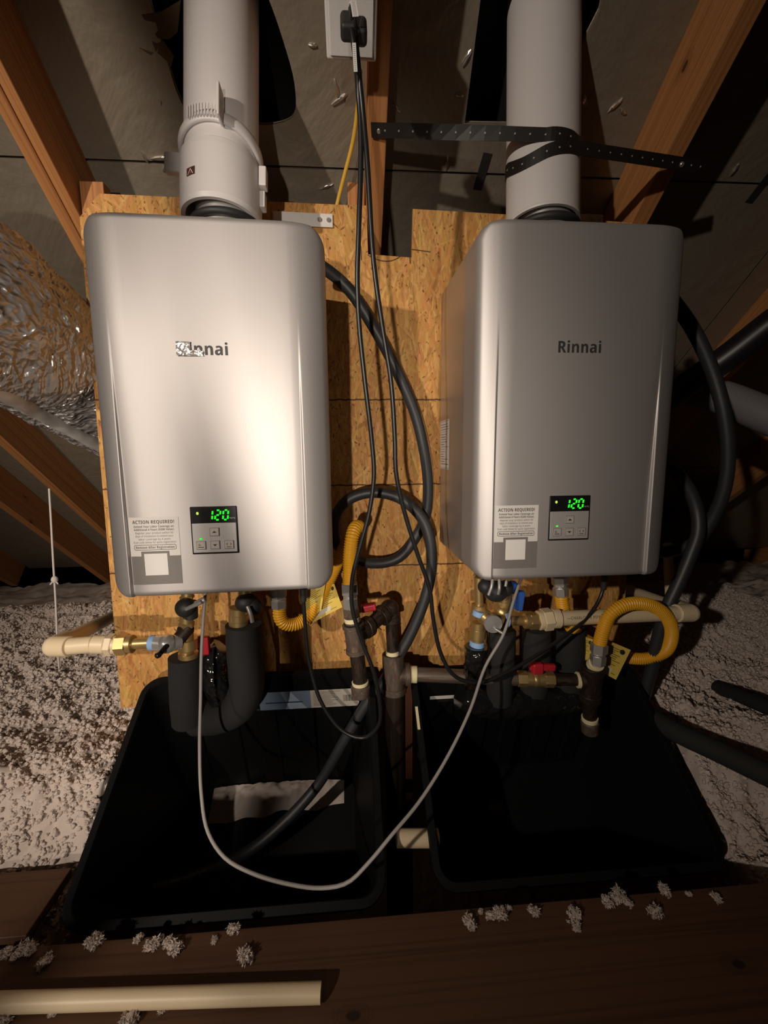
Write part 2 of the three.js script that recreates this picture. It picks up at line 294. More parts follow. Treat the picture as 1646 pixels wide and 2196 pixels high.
// upright web between the work lamp and the first heater's outer edge
{
  const L = V(WORK_LAMP.pos), a = L.clone().lerp(V([-0.365, 1.086, 0.3]), 0.3), b = L.clone().lerp(V([-0.355, 0.719, 0.3]), 0.3), d = a.clone().sub(b).normalize();
  const t0 = (0.02 - b.y) / d.y, t1 = (2.3 - b.y) / d.y, w = obj('truss_web', board(0.03, t1 - t0, 0.038, 2.2), M.pine);
  w.position.copy(b).addScaledVector(d, (t0 + t1) / 2); w.quaternion.setFromUnitVectors(new THREE.Vector3(0, 1, 0), d); w.translateX(-0.015);
  tag(w, 'pine truss web rising from the plywood to the roof beside the work lamp', 'truss web');
}
// the other half of the roof, gables and the floor behind the photographer
const ridgeZ = RIDGE * Math.cos(SLOPE), ridgeY = 1.258 + RIDGE * Math.sin(SLOPE);
const back = obj('wall_back', new THREE.BoxGeometry(6, 0.02, 4.2), M.pine); structure(back);
back.position.set(0, ridgeY + 0.16 - 2.1 * Math.sin(SLOPE), ridgeZ + 2.1 * Math.cos(SLOPE) + 0.02); back.rotation.x = SLOPE;
for (const [n, x] of [['wall_left', -3.02], ['wall_right', 3.02]]) { const w = structure(obj(n, new THREE.BoxGeometry(0.02, 3.8, 7.2), M.pine)); w.position.set(x, 1.1, 1.6); }
const drywall = structure(obj('floor_below', new THREE.BoxGeometry(6, 0.02, 2.6), M.board)); drywall.position.set(0, -0.62, -0.7);
const floor = new THREE.Group(); floor.name = numbered('floor'); scene.add(floor); structure(floor); tag(floor, 'dark brown plywood walkway in front of the black tubs', 'floor', null, 'structure');
for (const [x0, x1, z0, z1] of [[-3, -0.515, 0.335, 0.446], [-3, -0.6, 0.462, 1.68], [-0.597, 1.84, 0.462, 1.68], [1.843, 3, 0.462, 1.68], [-3, 3, 1.683, 4.8]]) { const p = obj('sheet', board(x1 - x0, 0.018, z1 - z0, x0), M.ply, floor); p.position.set((x0 + x1) / 2, -0.009, (z0 + z1) / 2); }
const joist = structure(obj('trim_1', board(6, 0.56, 0.038, 3), M.pine)); joist.position.set(0, -0.3, 0.49);

// ---------------------------------------------------------------- blown insulation
M.fluff = new THREE.MeshPhysicalMaterial({ color: new THREE.Color().setRGB(0.6, 0.51, 0.45), roughness: 1, specularIntensity: 0.1, side: THREE.DoubleSide });
M.flock = new THREE.MeshPhysicalMaterial({ color: new THREE.Color().setRGB(0.62, 0.53, 0.47), roughness: 1, specularIntensity: 0.1, side: THREE.DoubleSide });
function insulationHeight(x, z) {
  let h = 0.085 + 0.02 * sstep(0.05, -0.5, z) - 0.16 * sstep(-0.75, -1.25, z) - 0.16 * sstep(0.2, 0.36, z) + 0.028 * fbm(x * 2.3 + 4, 1.5, z * 2.3, 3) + 0.017 * fbm(x * 9, 7, z * 9, 3) + 0.017 * fbm(x * 28, 3, z * 28, 3) + 0.009 * noise.noise(x * 75, 2, z * 75);
    const inX = sstep(-0.515, -0.475, x) * (1 - sstep(0.7, 0.745, x)), inZ = sstep(-0.24, -0.17, z);
  return h - 0.62 * inX * inZ;
}
{
  const xs = [], zs = []; for (let x = -2.98; x <= 2.98;) { xs.push(x); x += Math.abs(x) < 1.5 ? 0.0075 : 0.03; } for (let z = -1.7; z <= 0.462;) { zs.push(z); z += z < -0.9 ? 0.02 : 0.0075; }
  const P = [], I = [], nx = xs.length;
  for (const z of zs) for (const x of xs) P.push(x + 0.006 * noise.noise(x * 40, 1, z * 40), insulationHeight(x, z), z + 0.006 * noise.noise(x * 40, 9, z * 40));
  for (let j = 0; j < zs.length - 1; j++) for (let i = 0; i < nx - 1; i++) { const a = j * nx + i; I.push(a, a + nx, a + 1, a + 1, a + nx, a + nx + 1); }
  const g = new THREE.BufferGeometry(); g.setAttribute('position', new THREE.Float32BufferAttribute(P, 3)); g.setIndex(I); g.computeVertexNormals();
  const o = obj('blown_insulation', g, M.fluff); tag(o, 'white blown-in loose fibre insulation covering the attic floor', 'insulation', null, 'stuff');
  // loose flocks on the surface
  const tuft = tuftGeometry(1, 2), N = 120000, im = new THREE.InstancedMesh(tuft, M.flock, N), mt = new THREE.Matrix4(), q = new THREE.Quaternion(), e = new THREE.Euler();
  let k = 0;
  while (k < N) {
    const x = rr(-1.7, 1.7), z = rr(-1.1, 0.455); if (x > -0.505 && x < 0.72 && z > -0.2) continue;
    const s = rr(0.0016, 0.005); e.set(rnd() * 6, rnd() * 6, rnd() * 6); q.setFromEuler(e);
    mt.compose(new THREE.Vector3(x, insulationHeight(x, z) + s * 0.4, z), q, new THREE.Vector3(s, s * rr(0.6, 1), s)); im.setMatrixAt(k++, mt);
  }
  im.name = 'insulation_flocks'; im.castShadow = im.receiveShadow = true; o.add(im);
}
function puffGeometry() {          // one flock: a loose ball of flat fibres
  const P = [];
  for (let i = 0; i < 22; i++) {
    const d = new THREE.Vector3(rr(-1, 1), rr(-1, 1), rr(-1, 1)).normalize(), b = new THREE.Vector3(rr(-1, 1), rr(-1, 1), rr(-1, 1)).cross(d).normalize().multiplyScalar(rr(0.06, 0.16)), o = new THREE.Vector3(rr(-0.4, 0.4), rr(-0.4, 0.4), rr(-0.4, 0.4)), e = o.clone().addScaledVector(d, rr(0.5, 1)), m = o.clone().lerp(e, 0.5).addScaledVector(b, 1.6);
    P.push(...o.clone().sub(b).toArray(), ...o.clone().add(b).toArray(), ...m.toArray(), ...o.clone().sub(b).toArray(), ...m.toArray(), ...e.toArray());
  }
  const g = new THREE.BufferGeometry(); g.setAttribute('position', new THREE.Float32BufferAttribute(P, 3)); g.computeVertexNormals(); return g;
}
function tuftGeometry(sd, det) {
  let g = new THREE.IcosahedronGeometry(1, det); g.deleteAttribute('normal'); g.deleteAttribute('uv'); g = mergeVertices(g); const p = g.attributes.position;
  for (let i = 0; i < p.count; i++) { const x = p.getX(i), y = p.getY(i), z = p.getZ(i), k = 1 + 0.75 * noise.noise(x * 1.9 + sd * 3.3, y * 1.9, z * 1.9) + 0.4 * noise.noise(x * 5 + sd, y * 5, z * 5); p.setXYZ(i, x * k, y * k, z * k); }
  g.computeVertexNormals(); return g;
}

// ---------------------------------------------------------------- backing board with the notch round the rafter
const boardGroup = tag(new THREE.Group(), 'orange-brown strand board panel behind both silver heaters, notched round a rafter', 'panel'); boardGroup.name = numbered('backing_board'); scene.add(boardGroup);
{
  const out = [[-0.592, 0.1], [0.715, 0.1], [0.715, 1.245], [0.68, 1.26], [0.371, 1.27], [0.149, 1.276], [0.146, 1.173], [0.046, 1.178], [0.044, 1.28], [-0.003, 1.28], [-0.53, 1.288], [-0.575, 1.24]];
  const g = new THREE.ExtrudeGeometry(new THREE.Shape(out.map((p) => new THREE.Vector2(...p))), { depth: 0.011, bevelEnabled: false }); g.translate(0, 0, -0.012);
  const p = g.attributes.position, uv = new Float32Array(p.count * 2); for (let i = 0; i < p.count; i++) { uv[2 * i] = (p.getX(i) + 0.6) / 1.32; uv[2 * i + 1] = 1 - (1.295 - p.getY(i)) / 1.207; } g.setAttribute('uv', new THREE.BufferAttribute(uv, 2));
  obj('panel', g, [M.osb, M.osbEdge], boardGroup);
  const bl = obj('nailing_block', board(0.038, 0.06, 0.03), M.pine, boardGroup); bl.position.set(0.021, 1.3, -0.02);
  const bk = obj('nailing_block', board(0.05, 0.09, 0.03, 2), M.pine, boardGroup); bk.position.set(-0.552, 1.275, -0.03);
}

// ---------------------------------------------------------------- water heaters
const font = await new FontLoader().loadAsync('fonts/droid/droid_sans_bold.typeface.json');
function text(s, h, depth, w) {
  const g = new TextGeometry(s, { font, size: h, depth, curveSegments: 5, bevelEnabled: false }); g.computeBoundingBox(); const b = g.boundingBox; g.translate(-(b.min.x + b.max.x) / 2, -b.min.y, 0);
  if (w) g.scale(w / (b.max.x - b.min.x), 1, 1);
  return g;
}
const HW = 0.1825, HH = 0.596, ZF = 0.325, GL = -0.1475, GR = 0.136;
function frontZ(x, y) {
  const a = Math.max(0, Math.abs(x + 0.004) - (HW - 0.066)) / 0.0705;
  const round = 0.036 * (1 - Math.sqrt(Math.max(0, 1 - Math.min(1, a) ** 2)));
  const f = sstep(0.47, 0.1, y), st = 0.007 * f, side = x < GL ? sstep(GL - 0.0034, GL, x) : x > GR ? 1 - sstep(GR, GR + 0.0034, x) : 1;
  // the middle panel sinks a few millimetres below the side strips towards the bottom
  return ZF - round - st * side;
}
function coverGeometry() {
  const rc = 0.03, rb = 0.009, ys = [], us = [];
  for (let i = 0; i <= 14; i++) ys.push(rc * (1 - Math.cos(i / 14 * Math.PI / 2)) * 1);
  for (let i = 1; i < 46; i++) ys.push(rc + (HH - 2 * rc) * i / 46);
  for (let i = 14; i >= 0; i--) ys.push(HH - rc * (1 - Math.cos(i / 14 * Math.PI / 2)));
  for (let i = 0; i <= 18; i++) us.push(-HW + 0.06 * (1 - Math.cos(i / 18 * Math.PI / 2)) * 1);
  for (const x of [GL - 0.0046, GL - 0.0034, GL - 0.0024, GL - 0.0016, GL - 0.0008, GL, GL + 0.001, GR - 0.001, GR, GR + 0.0008, GR + 0.0016, GR + 0.0024, GR + 0.0034, GR + 0.0046]) us.push(x);
  for (let i = 1; i < 18; i++) us.push(-HW + 0.06 + (2 * HW - 0.12) * i / 18);
  for (let i = 0; i <= 18; i++) us.push(HW - 0.06 * (1 - Math.cos(i / 18 * Math.PI / 2)));
  us.sort((a, b) => a - b);
  const P = [], I = [], nx = us.length, ny = ys.length;
  const inset = (y) => { const d = Math.min(y, HH - y); return d < rc ? rc - Math.sqrt(Math.max(0, rc * rc - (rc - d) ** 2)) : 0; };
  for (const y of ys) {
    const ins = inset(y), hw = HW - ins;
    for (const u of us) {
      const x = Math.max(-hw, Math.min(hw, u)), d = Math.min(y, HH - y, hw - Math.abs(x)), b = d < rb ? rb - Math.sqrt(Math.max(0, rb * rb - (rb - d) ** 2)) : 0;
      P.push(x, y, frontZ(x, y) - b);
    }
  }
  for (let j = 0; j < ny - 1; j++) for (let i = 0; i < nx - 1; i++) { const a = j * nx + i; I.push(a, a + 1, a + nx, a + 1, a + nx + 1, a + nx); }
  // skirt running back from the outline
  const loop = []; for (let i = 0; i < nx; i++) loop.push(i); for (let j = 1; j < ny; j++) loop.push(j * nx + nx - 1); for (let i = nx - 2; i >= 0; i--) loop.push((ny - 1) * nx + i); for (let j = ny - 2; j > 0; j--) loop.push(j * nx);
  const s0 = P.length / 3; for (const k of loop) { P.push(P[k * 3], P[k * 3 + 1], P[k * 3 + 2]); P.push(P[k * 3], P[k * 3 + 1], 0.236); }
  for (let i = 0; i < loop.length; i++) { const a = s0 + i * 2, b = s0 + ((i + 1) % loop.length) * 2; I.push(a, a + 1, b, b, a + 1, b + 1); }
  const g = new THREE.BufferGeometry(); g.setAttribute('position', new THREE.Float32BufferAttribute(P, 3)); g.setIndex(I); g.computeVertexNormals(); return g;
}
const coverGeo = coverGeometry();
const stickerMap = canvasTex(512, 740, (x, w, h) => {
  x.fillStyle = '#d9d5d0'; x.fillRect(0, 0, w, h); x.fillStyle = '#77716d'; x.fillRect(0, 425, w, h); x.fillRect(108, 372, 290, 60);
  x.fillStyle = '#3a3634'; x.textAlign = 'center';
  x.font = 'bold 52px sans-serif'; x.fillText('ACTION REQUIRED!', w / 2, 70, 430);
  x.font = 'bold 33px sans-serif'; x.fillText('Extend Your Labor Coverage an', w / 2, 112, 410); x.fillText('Additional 4 Years ($200 Value)', w / 2, 146, 410);
  x.font = '31px sans-serif'; ['Register your product within 90', 'days of installation to extend your', 'labor coverage by 4 years', 'Scan code below for quick registration'].forEach((s, i) => x.fillText(s, w / 2, 182 + i * 34, i === 2 ? 330 : i === 3 ? 440 : 390));
  x.lineWidth = 5; x.strokeStyle = '#3a3634'; x.beginPath(); x.roundRect(42, 302, 428, 54, 16); x.stroke(); x.font = 'bold 37px sans-serif'; x.fillText('Remove After Registration', w / 2, 342, 400);
  x.fillStyle = '#e2dfda'; x.fillRect(136, 398, 236, 240);
});
M.sticker = new THREE.MeshStandardMaterial({ map: stickerMap, roughness: 0.5 });
const keyMap = canvasTex(256, 180, (x, w, h) => {
  x.fillStyle = '#a8a29d'; x.fillRect(0, 0, w, h);
  x.fillStyle = '#2b2826'; x.strokeStyle = '#2b2826'; x.lineWidth = 4;
});
const iconMap = (draw) => new THREE.MeshStandardMaterial({ map: canvasTex(96, 96, (x) => { x.fillStyle = '#b3ada8'; x.fillRect(0, 0, 96, 96); x.strokeStyle = '#8b8580'; x.lineWidth = 8; x.strokeRect(4, 4, 88, 88); x.fillStyle = x.strokeStyle = '#2b2826'; x.lineWidth = 5; draw(x); }), roughness: 0.45, metalness: 0.2 });
const icons = [
  iconMap((x) => { x.beginPath(); x.moveTo(26, 58); x.lineTo(48, 36); x.lineTo(70, 58); x.fill(); }),
  iconMap((x) => { x.beginPath(); x.arc(36, 42, 10, 0, 5); x.stroke(); x.fillRect(20, 66, 56, 8); }),
  iconMap((x) => { x.beginPath(); x.moveTo(26, 40); x.lineTo(48, 62); x.lineTo(70, 40); x.fill(); }),
  iconMap((x) => { x.beginPath(); x.moveTo(36, 28); x.lineTo(24, 42); x.lineTo(36, 56); x.moveTo(60, 28); x.lineTo(72, 42); x.lineTo(60, 56); x.stroke(); x.fillRect(22, 70, 52, 7); })];
const SEG = { 0: 'abcdef', 1: 'bc', 2: 'abged' };
function digit(n, w, h) {
  const t = 0.0027, G2 = 0.0006, out = [];
  const hor = (y) => { const g = new THREE.BoxGeometry(w - 2 * G2 - t, t, 0.0006); g.translate(0, y, 0); return g; }, ver = (x, y) => { const g = new THREE.BoxGeometry(t, h / 2 - 2 * G2 - t * 0.4, 0.0006); g.translate(x, y, 0); return g; };
  for (const s of SEG[n]) out.push({ a: () => hor(h / 2), d: () => hor(-h / 2), g: () => hor(0), b: () => ver(w / 2, h / 4), c: () => ver(w / 2, -h / 4), f: () => ver(-w / 2, h / 4), e: () => ver(-w / 2, -h / 4) }[s]());
  const sh = new THREE.Matrix4().set(1, 0.12, 0, 0, 0, 1, 0, 0, 0, 0, 1, 0, 0, 0, 0, 1);
  return out.map((g) => g.applyMatrix4(sh));
}
function heater(pos, turn, label) {
  const t = thing('water_heater', label, 'water heater', pos, 'tankless water heaters'); t.rotation.y = turn;
  const body = new RoundedBoxGeometry(2 * HW - 0.012, HH - 0.012, 0.236, 3, 0.008); body.translate(0, HH / 2, 0.124); obj('case', body, M.caseMetal, t);
  for (const s of [-1, 1]) { const f = new THREE.BoxGeometry(0.003, HH - 0.06, 0.012); f.translate(s * (HW - 0.0045), HH / 2, 0.222); obj('flange', f, M.caseMetal, t); }
  obj('front_cover', coverGeo, M.silver, t);
  // control panel
  const px = -0.0115, py = 0.0705, pw = 0.075, ph = 0.08, ZP = frontZ(0, 0.11);
  const c = obj('control_panel', (() => { const g = new RoundedBoxGeometry(pw, ph, 0.004, 2, 0.0015); g.translate(px, py + ph / 2, ZP + 0.0002); return g; })(), M.blackPlastic, t);
  const kp = new RoundedBoxGeometry(pw - 0.004, 0.0495, 0.002, 2, 0.0008); kp.translate(px, py + 0.0275, ZP + 0.0018); obj('keypad', kp, M.keypad, c);
  const dg = []; [1, 2, 0].forEach((n, i) => { for (const g of digit(n, 0.0078, 0.0158)) { g.translate(px - 0.0058 + i * 0.0126, py + 0.0655, ZP + 0.0026); dg.push(g); } }); obj('digits', dg, M.led, c);
  const dot = new THREE.SphereGeometry(0.0021, 12, 8); dot.scale(1, 1.2, 0.4); dot.translate(px - 0.0255, py + 0.069, ZP + 0.0024); obj('indicator_light', dot, M.ledYellow, c);
  const un = text('°F/°C', 0.0027, 0.0003, 0.0095); un.translate(px + 0.03, py + 0.0585, ZP + 0.0024); obj('unit_mark', un, M.keypad, c);
  [[0, 0.0375], [-0.0225, 0.0155], [0, 0.0155], [0.0225, 0.0155]].forEach(([bx, by], i) => { const g = new RoundedBoxGeometry(0.0155, 0.0145, 0.002, 2, 0.0007); g.translate(px + bx, py + by, ZP + 0.0032); const b = obj('button', g, icons[i], c); const uv = g.attributes.uv, q = g.attributes.position; for (let k = 0; k < q.count; k++) uv.setXY(k, (q.getX(k) - px - bx) / 0.0155 + 0.5, (q.getY(k) - py - by) / 0.0145 + 0.5); return b; });
  const on = new THREE.SphereGeometry(0.0014, 10, 6); on.scale(1.6, 1, 0.4); on.translate(px - 0.0225, py + 0.0262, ZP + 0.003); obj('indicator_light', on, M.led, c);
  const lg = text('Rinnai', 0.0185, 0.0004, 0.0745); lg.translate(-0.0105, 0.3905, frontZ(0, 0.4) + 0.0002); obj('logo', lg, M.ink, t);
  // sticker
  const sg = new THREE.PlaneGeometry(0.0785, 0.113, 24, 1), sp = sg.attributes.position; for (let i = 0; i < sp.count; i++) { const x = sp.getX(i) - 0.1075, y = sp.getY(i) + 0.0785; sp.setXYZ(i, x, y, frontZ(Math.max(x, GL + 0.0015), y) + 0.0006); } sg.computeVertexNormals(); obj('sticker', sg, M.sticker, t);
  // flue collar, gasket and gas, water sockets underneath
  obj('flue_collar', lathe([[0.0, HH - 0.01], [0.06, HH - 0.01], [0.06, HH + 0.004], [0.0545, HH + 0.006], [0.0545, HH + 0.036], [0.0565, HH + 0.038], [0.0565, HH + 0.046], [0.0545, HH + 0.048], [0.0535, HH + 0.11], [0, HH + 0.11]]).translate(0, 0, 0.15), M.steel, t);
  obj('gasket', new THREE.TorusGeometry(0.0595, 0.0068, 10, 64).rotateX(Math.PI / 2).translate(0, HH + 0.066, 0.15), M.rubber, t);
  const br = new RoundedBoxGeometry(0.13, 0.028, 0.003, 2, 0.001); br.translate(0.136, HH + 0.157, 0.012); const bk = obj('bracket', br, M.whitePlastic, t); for (const x of [0.192, 0.172]) obj('screw', cyl([x, HH + 0.157, 0.0125], [x, HH + 0.157, 0.017], 0.005), M.steel, bk);
  return t;
}
const heaterA = heater([-0.2333, 0.491, 0.008], 0.0444, 'bright silver water heater with torn foil over its logo, beside the crinkled duct');
const heaterB = heater([0.388, 0.501, 0.004], 0.0156, 'shaded silver water heater under the vent pipe wrapped by a black strap');
heaterA.rotation.x = -0.01;
{ // peeling film over the first letters
  const g = new THREE.PlaneGeometry(0.04, 0.0215, 26, 14), p = g.attributes.position; for (let i = 0; i < p.count; i++) { const x = p.getX(i), y = p.getY(i); p.setXYZ(i, x - 0.0305 + 0.002 * noise.noise(y * 200, 1, 0) * (x > 0.01 ? 1 : 0), y + 0.3995, ZF + 0.0016 + 0.0016 * fbm(x * 190, y * 190, 3, 3)); }
  const idx = []; const a = g.index.array; for (let i = 0; i < a.length; i += 3) { const x = p.getX(a[i]), y = p.getY(a[i]); if (x < -0.0295 || y < 0.3965 + 0.004 * noise.noise(x * 300, 5, 1)) idx.push(a[i], a[i + 1], a[i + 2]); } g.setIndex(idx); g.computeVertexNormals();
  const f = obj('peeling_film', g, new THREE.MeshStandardMaterial({ color: new THREE.Color().setRGB(0.85, 0.83, 0.8), metalness: 0.5, roughness: 0.25, side: THREE.DoubleSide }), heaterA); f.userData.label = 'torn shiny protective film';
  const lb = new THREE.PlaneGeometry(0.09, 0.11); lb.rotateY(-Math.PI / 2); lb.translate(-HW + 0.0055, 0.245, 0.06);
  const ratingMap = canvasTex(200, 256, (x, w, h) => { x.fillStyle = '#cfcac4'; x.fillRect(0, 0, w, h); x.strokeStyle = '#6d6762'; x.lineWidth = 2; x.strokeRect(6, 6, w - 12, h - 12); x.fillStyle = '#77716c'; for (let y = 20; y < h - 16; y += 13) x.fillRect(14, y, rr(60, 170), rr(2, 5)); });
  obj('rating_label', lb, new THREE.MeshStandardMaterial({ map: ratingMap, roughness: 0.6 }), heaterB).userData.label = 'white printed rating label';
}

// ---------------------------------------------------------------- vent pipes
function pipeFrame(a, b) { const A = V(a), d = V(b).sub(A); const o = new THREE.Group(); o.position.copy(A); o.quaternion.setFromUnitVectors(new THREE.Vector3(0, 1, 0), d.clone().normalize()); return [o, d.length()]; }
function ventPipe(a, b, r, label) {
  const [o, L] = pipeFrame(a, b); o.name = numbered('vent_pipe'); scene.add(o); tag(o, label, 'vent pipe', 'white vent pipes');
  obj('pipe', lathe([[r - 0.004, 0], [r - 0.001, 0], [r, 0.001], [r, L + 0.35], [r - 0.004, L + 0.35]], 64), M.ventWhite, o);
  return o;
}
const ventA = ventPipe([-0.236, 1.165, 0.15], [-0.226, 1.56, 0.1], 0.0665, 'white vent pipe with a toothed clamp on the heater with the torn logo');
{
  const r = 0.0665;
  obj('collar', lathe([[r - 0.003, -0.002], [r + 0.004, -0.002], [r + 0.0065, 0.006], [r + 0.0065, 0.092], [r + 0.0055, 0.102], [r, 0.107]], 64), M.ventWhite, ventA);
  const band = new THREE.TorusGeometry(r + 0.004, 0.006, 8, 64); band.scale(1, 1, 2.2); band.rotateX(Math.PI / 2); band.rotateX(-0.32); band.translate(0, 0.118, 0);
  const cl = obj('clamp', band, M.ventWhite, ventA);
  for (let i = 0; i < 10; i++) { const a = (-28 + i * 4) * Math.PI / 180, g = new THREE.BoxGeometry(0.0018, 0.02, 0.003); g.rotateY(a); g.translate(Math.sin(a) * (r + 0.012), 0.141, Math.cos(a) * (r + 0.012)); obj('tooth', g, M.ventWhite, cl); }
  const fin = new RoundedBoxGeometry(0.005, 0.055, 0.026, 2, 0.002); fin.translate(0.02, 0.149, r + 0.014); obj('tab', fin, M.ventWhite, cl);
  const tl = new RoundedBoxGeometry(0.034, 0.036, 0.016, 3, 0.004); tl.translate(-r - 0.014, 0.092, 0.015); obj('tab', tl, M.ventWhite, cl);
  const tr = new RoundedBoxGeometry(0.014, 0.036, 0.02, 3, 0.002); tr.translate(r + 0.012, 0.078, 0.01); obj('tab', tr, M.ventWhite, cl);
  const trs = new RoundedBoxGeometry(0.014, 0.03, 0.02, 3, 0.002); trs.translate(r + 0.008, 0.042, 0.0); obj('tab', trs, M.ventWhite, cl);
  const a0 = -0.62, mk = new THREE.CylinderGeometry(r + 0.0069, r + 0.0069, 0.014, 6, 1, true, a0, 0.26); mk.translate(0, 0.044, 0);
  const mm = canvasTex(64, 56, (x) => { x.fillStyle = '#4a2a22'; x.fillRect(0, 0, 64, 56); x.strokeStyle = '#d8cfc8'; x.lineWidth = 5; x.beginPath(); x.moveTo(10, 48); x.lineTo(30, 10); x.lineTo(50, 48); x.stroke(); x.fillStyle = '#b03020'; x.fillRect(24, 30, 12, 14); });
  obj('maker_mark', mk, new THREE.MeshStandardMaterial({ map: mm, roughness: 0.6 }), ventA);
}
const ventB = ventPipe([0.387, 1.171, 0.15], [0.395, 1.594, 0.1], 0.0695, 'plain white vent pipe wrapped by the black perforated strap');
{ const r = 0.0695; obj('pipe_edge', lathe([[r - 0.005, -0.001], [r + 0.0006, -0.001], [r + 0.0014, 0.002], [r + 0.0006, 0.005]], 64), M.ventWhite, ventB); }

// perforated strap wound once round the second vent pipe
{
  const a = V([0.387, 1.171, 0.15]), b = V([0.395, 1.594, 0.1]), ax = (y) => a.clone().lerp(b, (y - a.y) / (b.y - a.y)), r = 0.0702;
  const pts = [], nor = [], add = (p, n) => { pts.push(p); nor.push(n.clone().normalize()); };
  const roofN = new THREE.Vector3(0, -Math.cos(SLOPE), Math.sin(SLOPE));
  const wrapP = (deg, y) => { const f = deg * Math.PI / 180, n = new THREE.Vector3(Math.sin(f), 0, Math.cos(f)); return [ax(y).addScaledVector(n, r), n]; };
  const L0 = V([0.05, 1.351, 0.123]), [s0, n0] = wrapP(-20, 1.303);
  for (let i = 0; i <= 12; i++) { const k = i / 12; add(L0.clone().lerp(s0, k), roofN.clone().lerp(n0, sstep(0.1, 1, k))); }
  const yAt = (d) => d < 40 ? 1.303 - 0.004 * (d + 20) / 60 : d < 100 ? 1.299 + 0.037 * (d - 40) / 60 : d < 270 ? 1.336 - 0.056 * (d - 100) / 170 : d < 345 ? 1.28 - 0.012 * Math.sin((d - 270) / 75 * 3.14159) - 0.006 * (d - 270) / 75 : 1.274 + 0.012 * (d - 345) / 45;
  for (let d = -12; d <= 390; d += 6) { const [p, n] = wrapP(d, yAt(d)); p.addScaledVector(n, d > 330 || d < 30 ? (d > 330 ? 0.0002 : 0.001) : 0); add(p, n); }
  const [e0, en] = wrapP(390, yAt(390)), R1 = V([0.752, 1.326, 0.094]);
  for (let i = 1; i <= 12; i++) { const k = i / 12; add(e0.clone().lerp(R1, k), en.clone().lerp(new THREE.Vector3(0, -0.3, 1), k)); }
  const st = thing('perforated_strap', 'black perforated hanger strap wound round a white vent pipe between two rafters', 'strap');
  M.strap = new THREE.MeshStandardMaterial({ color: new THREE.Color().setRGB(0.014, 0.012, 0.011), roughness: 0.5 });
  obj('band', ribbon(pts, nor, 0.0235, 0.0014), M.strap, st);
  const holeG = new THREE.CylinderGeometry(0.0016, 0.0016, 0.0006, 10); M.hole = new THREE.MeshStandardMaterial({ color: new THREE.Color().setRGB(0.35, 0.33, 0.31), roughness: 0.6 });
  let acc = 0; for (let i = 1; i < pts.length; i++) { acc += pts[i].distanceTo(pts[i - 1]); if (acc > 0.021) { acc = 0; if (i > 20 && i < 60 && nor[i].z < -0.1) continue; const h = obj('hole', holeG, M.hole, st); h.position.copy(pts[i]).addScaledVector(nor[i], 0.0016); h.quaternion.setFromUnitVectors(new THREE.Vector3(0, 1, 0), nor[i]); } }
  for (const p of [L0.clone().add(new THREE.Vector3(0.016, 0, 0)), R1.clone().lerp(e0, 0.17)]) { const n = roofN; obj('screw', cyl(p.toArray(), p.clone().addScaledVector(n, 0.006).toArray(), 0.0048), M.steel, st); }
}

// ---------------------------------------------------------------- outlet box with plugs, power cords
{
  const o = new THREE.Group(); o.name = numbered('outlet_box'); scene.add(o); roofFrame(o); tag(o, 'white electrical outlet box fixed under the middle rafter', 'outlet box');
  const bx = new RoundedBoxGeometry(0.082, 0.05, 0.125, 3, 0.004); bx.translate(0.013, -0.026, 0.322); obj('box', bx, M.whitePlastic, o);
  const pl = new RoundedBoxGeometry(0.07, 0.004, 0.114, 2, 0.0015); pl.translate(0.013, -0.0525, 0.322); obj('cover_plate', pl, M.whitePlastic, o);
  obj('screw', cyl([0.013, -0.054, 0.322], [0.013, -0.057, 0.322], 0.0035), M.steel, o);
}
const cordPaths = [
  [[0.012, 1.362, 0.34], [0.012, 1.333, 0.345], [0.017, 1.302, 0.34], [0.021, 1.269, 0.32], [0.024, 1.212, 0.31], [0.019, 1.096, 0.3], [0.015, 1.015, 0.29], [0.017, 0.944, 0.28], [0.024, 0.868, 0.27], [0.037, 0.747, 0.255], [0.04, 0.688, 0.25], [0.03, 0.617, 0.245], [0.01, 0.544, 0.24], [-0.004, 0.488, 0.235], [-0.006, 0.429, 0.23], [0.011, 0.358, 0.225], [0.035, 0.284, 0.22], [0.047, 0.216, 0.21], [0.045, 0.151, 0.2], [0.013, 0.116, 0.19], [-0.032, 0.128, 0.18], [-0.076, 0.188, 0.17], [-0.1, 0.27, 0.16], [-0.107, 0.355, 0.16], [-0.109, 0.447, 0.16]],
  [[0.015, 1.37, 0.33], [0.017, 1.336, 0.335], [0.021, 1.298, 0.33], [0.028, 1.241, 0.315], [0.033, 1.186, 0.31], [0.042, 1.042, 0.295], [0.056, 0.943, 0.285], [0.071, 0.852, 0.275], [0.078, 0.755, 0.265], [0.08, 0.696, 0.26], [0.089, 0.648, 0.255], [0.101, 0.603, 0.25], [0.123, 0.533, 0.245], [0.147, 0.463, 0.24], [0.156, 0.396, 0.235], [0.174, 0.318, 0.23], [0.204, 0.268, 0.225], [0.255, 0.248, 0.22], [0.323, 0.265, 0.21], [0.443, 0.322, 0.19], [0.515, 0.368, 0.175], [0.547, 0.412, 0.165], [0.551, 0.453, 0.165]]];
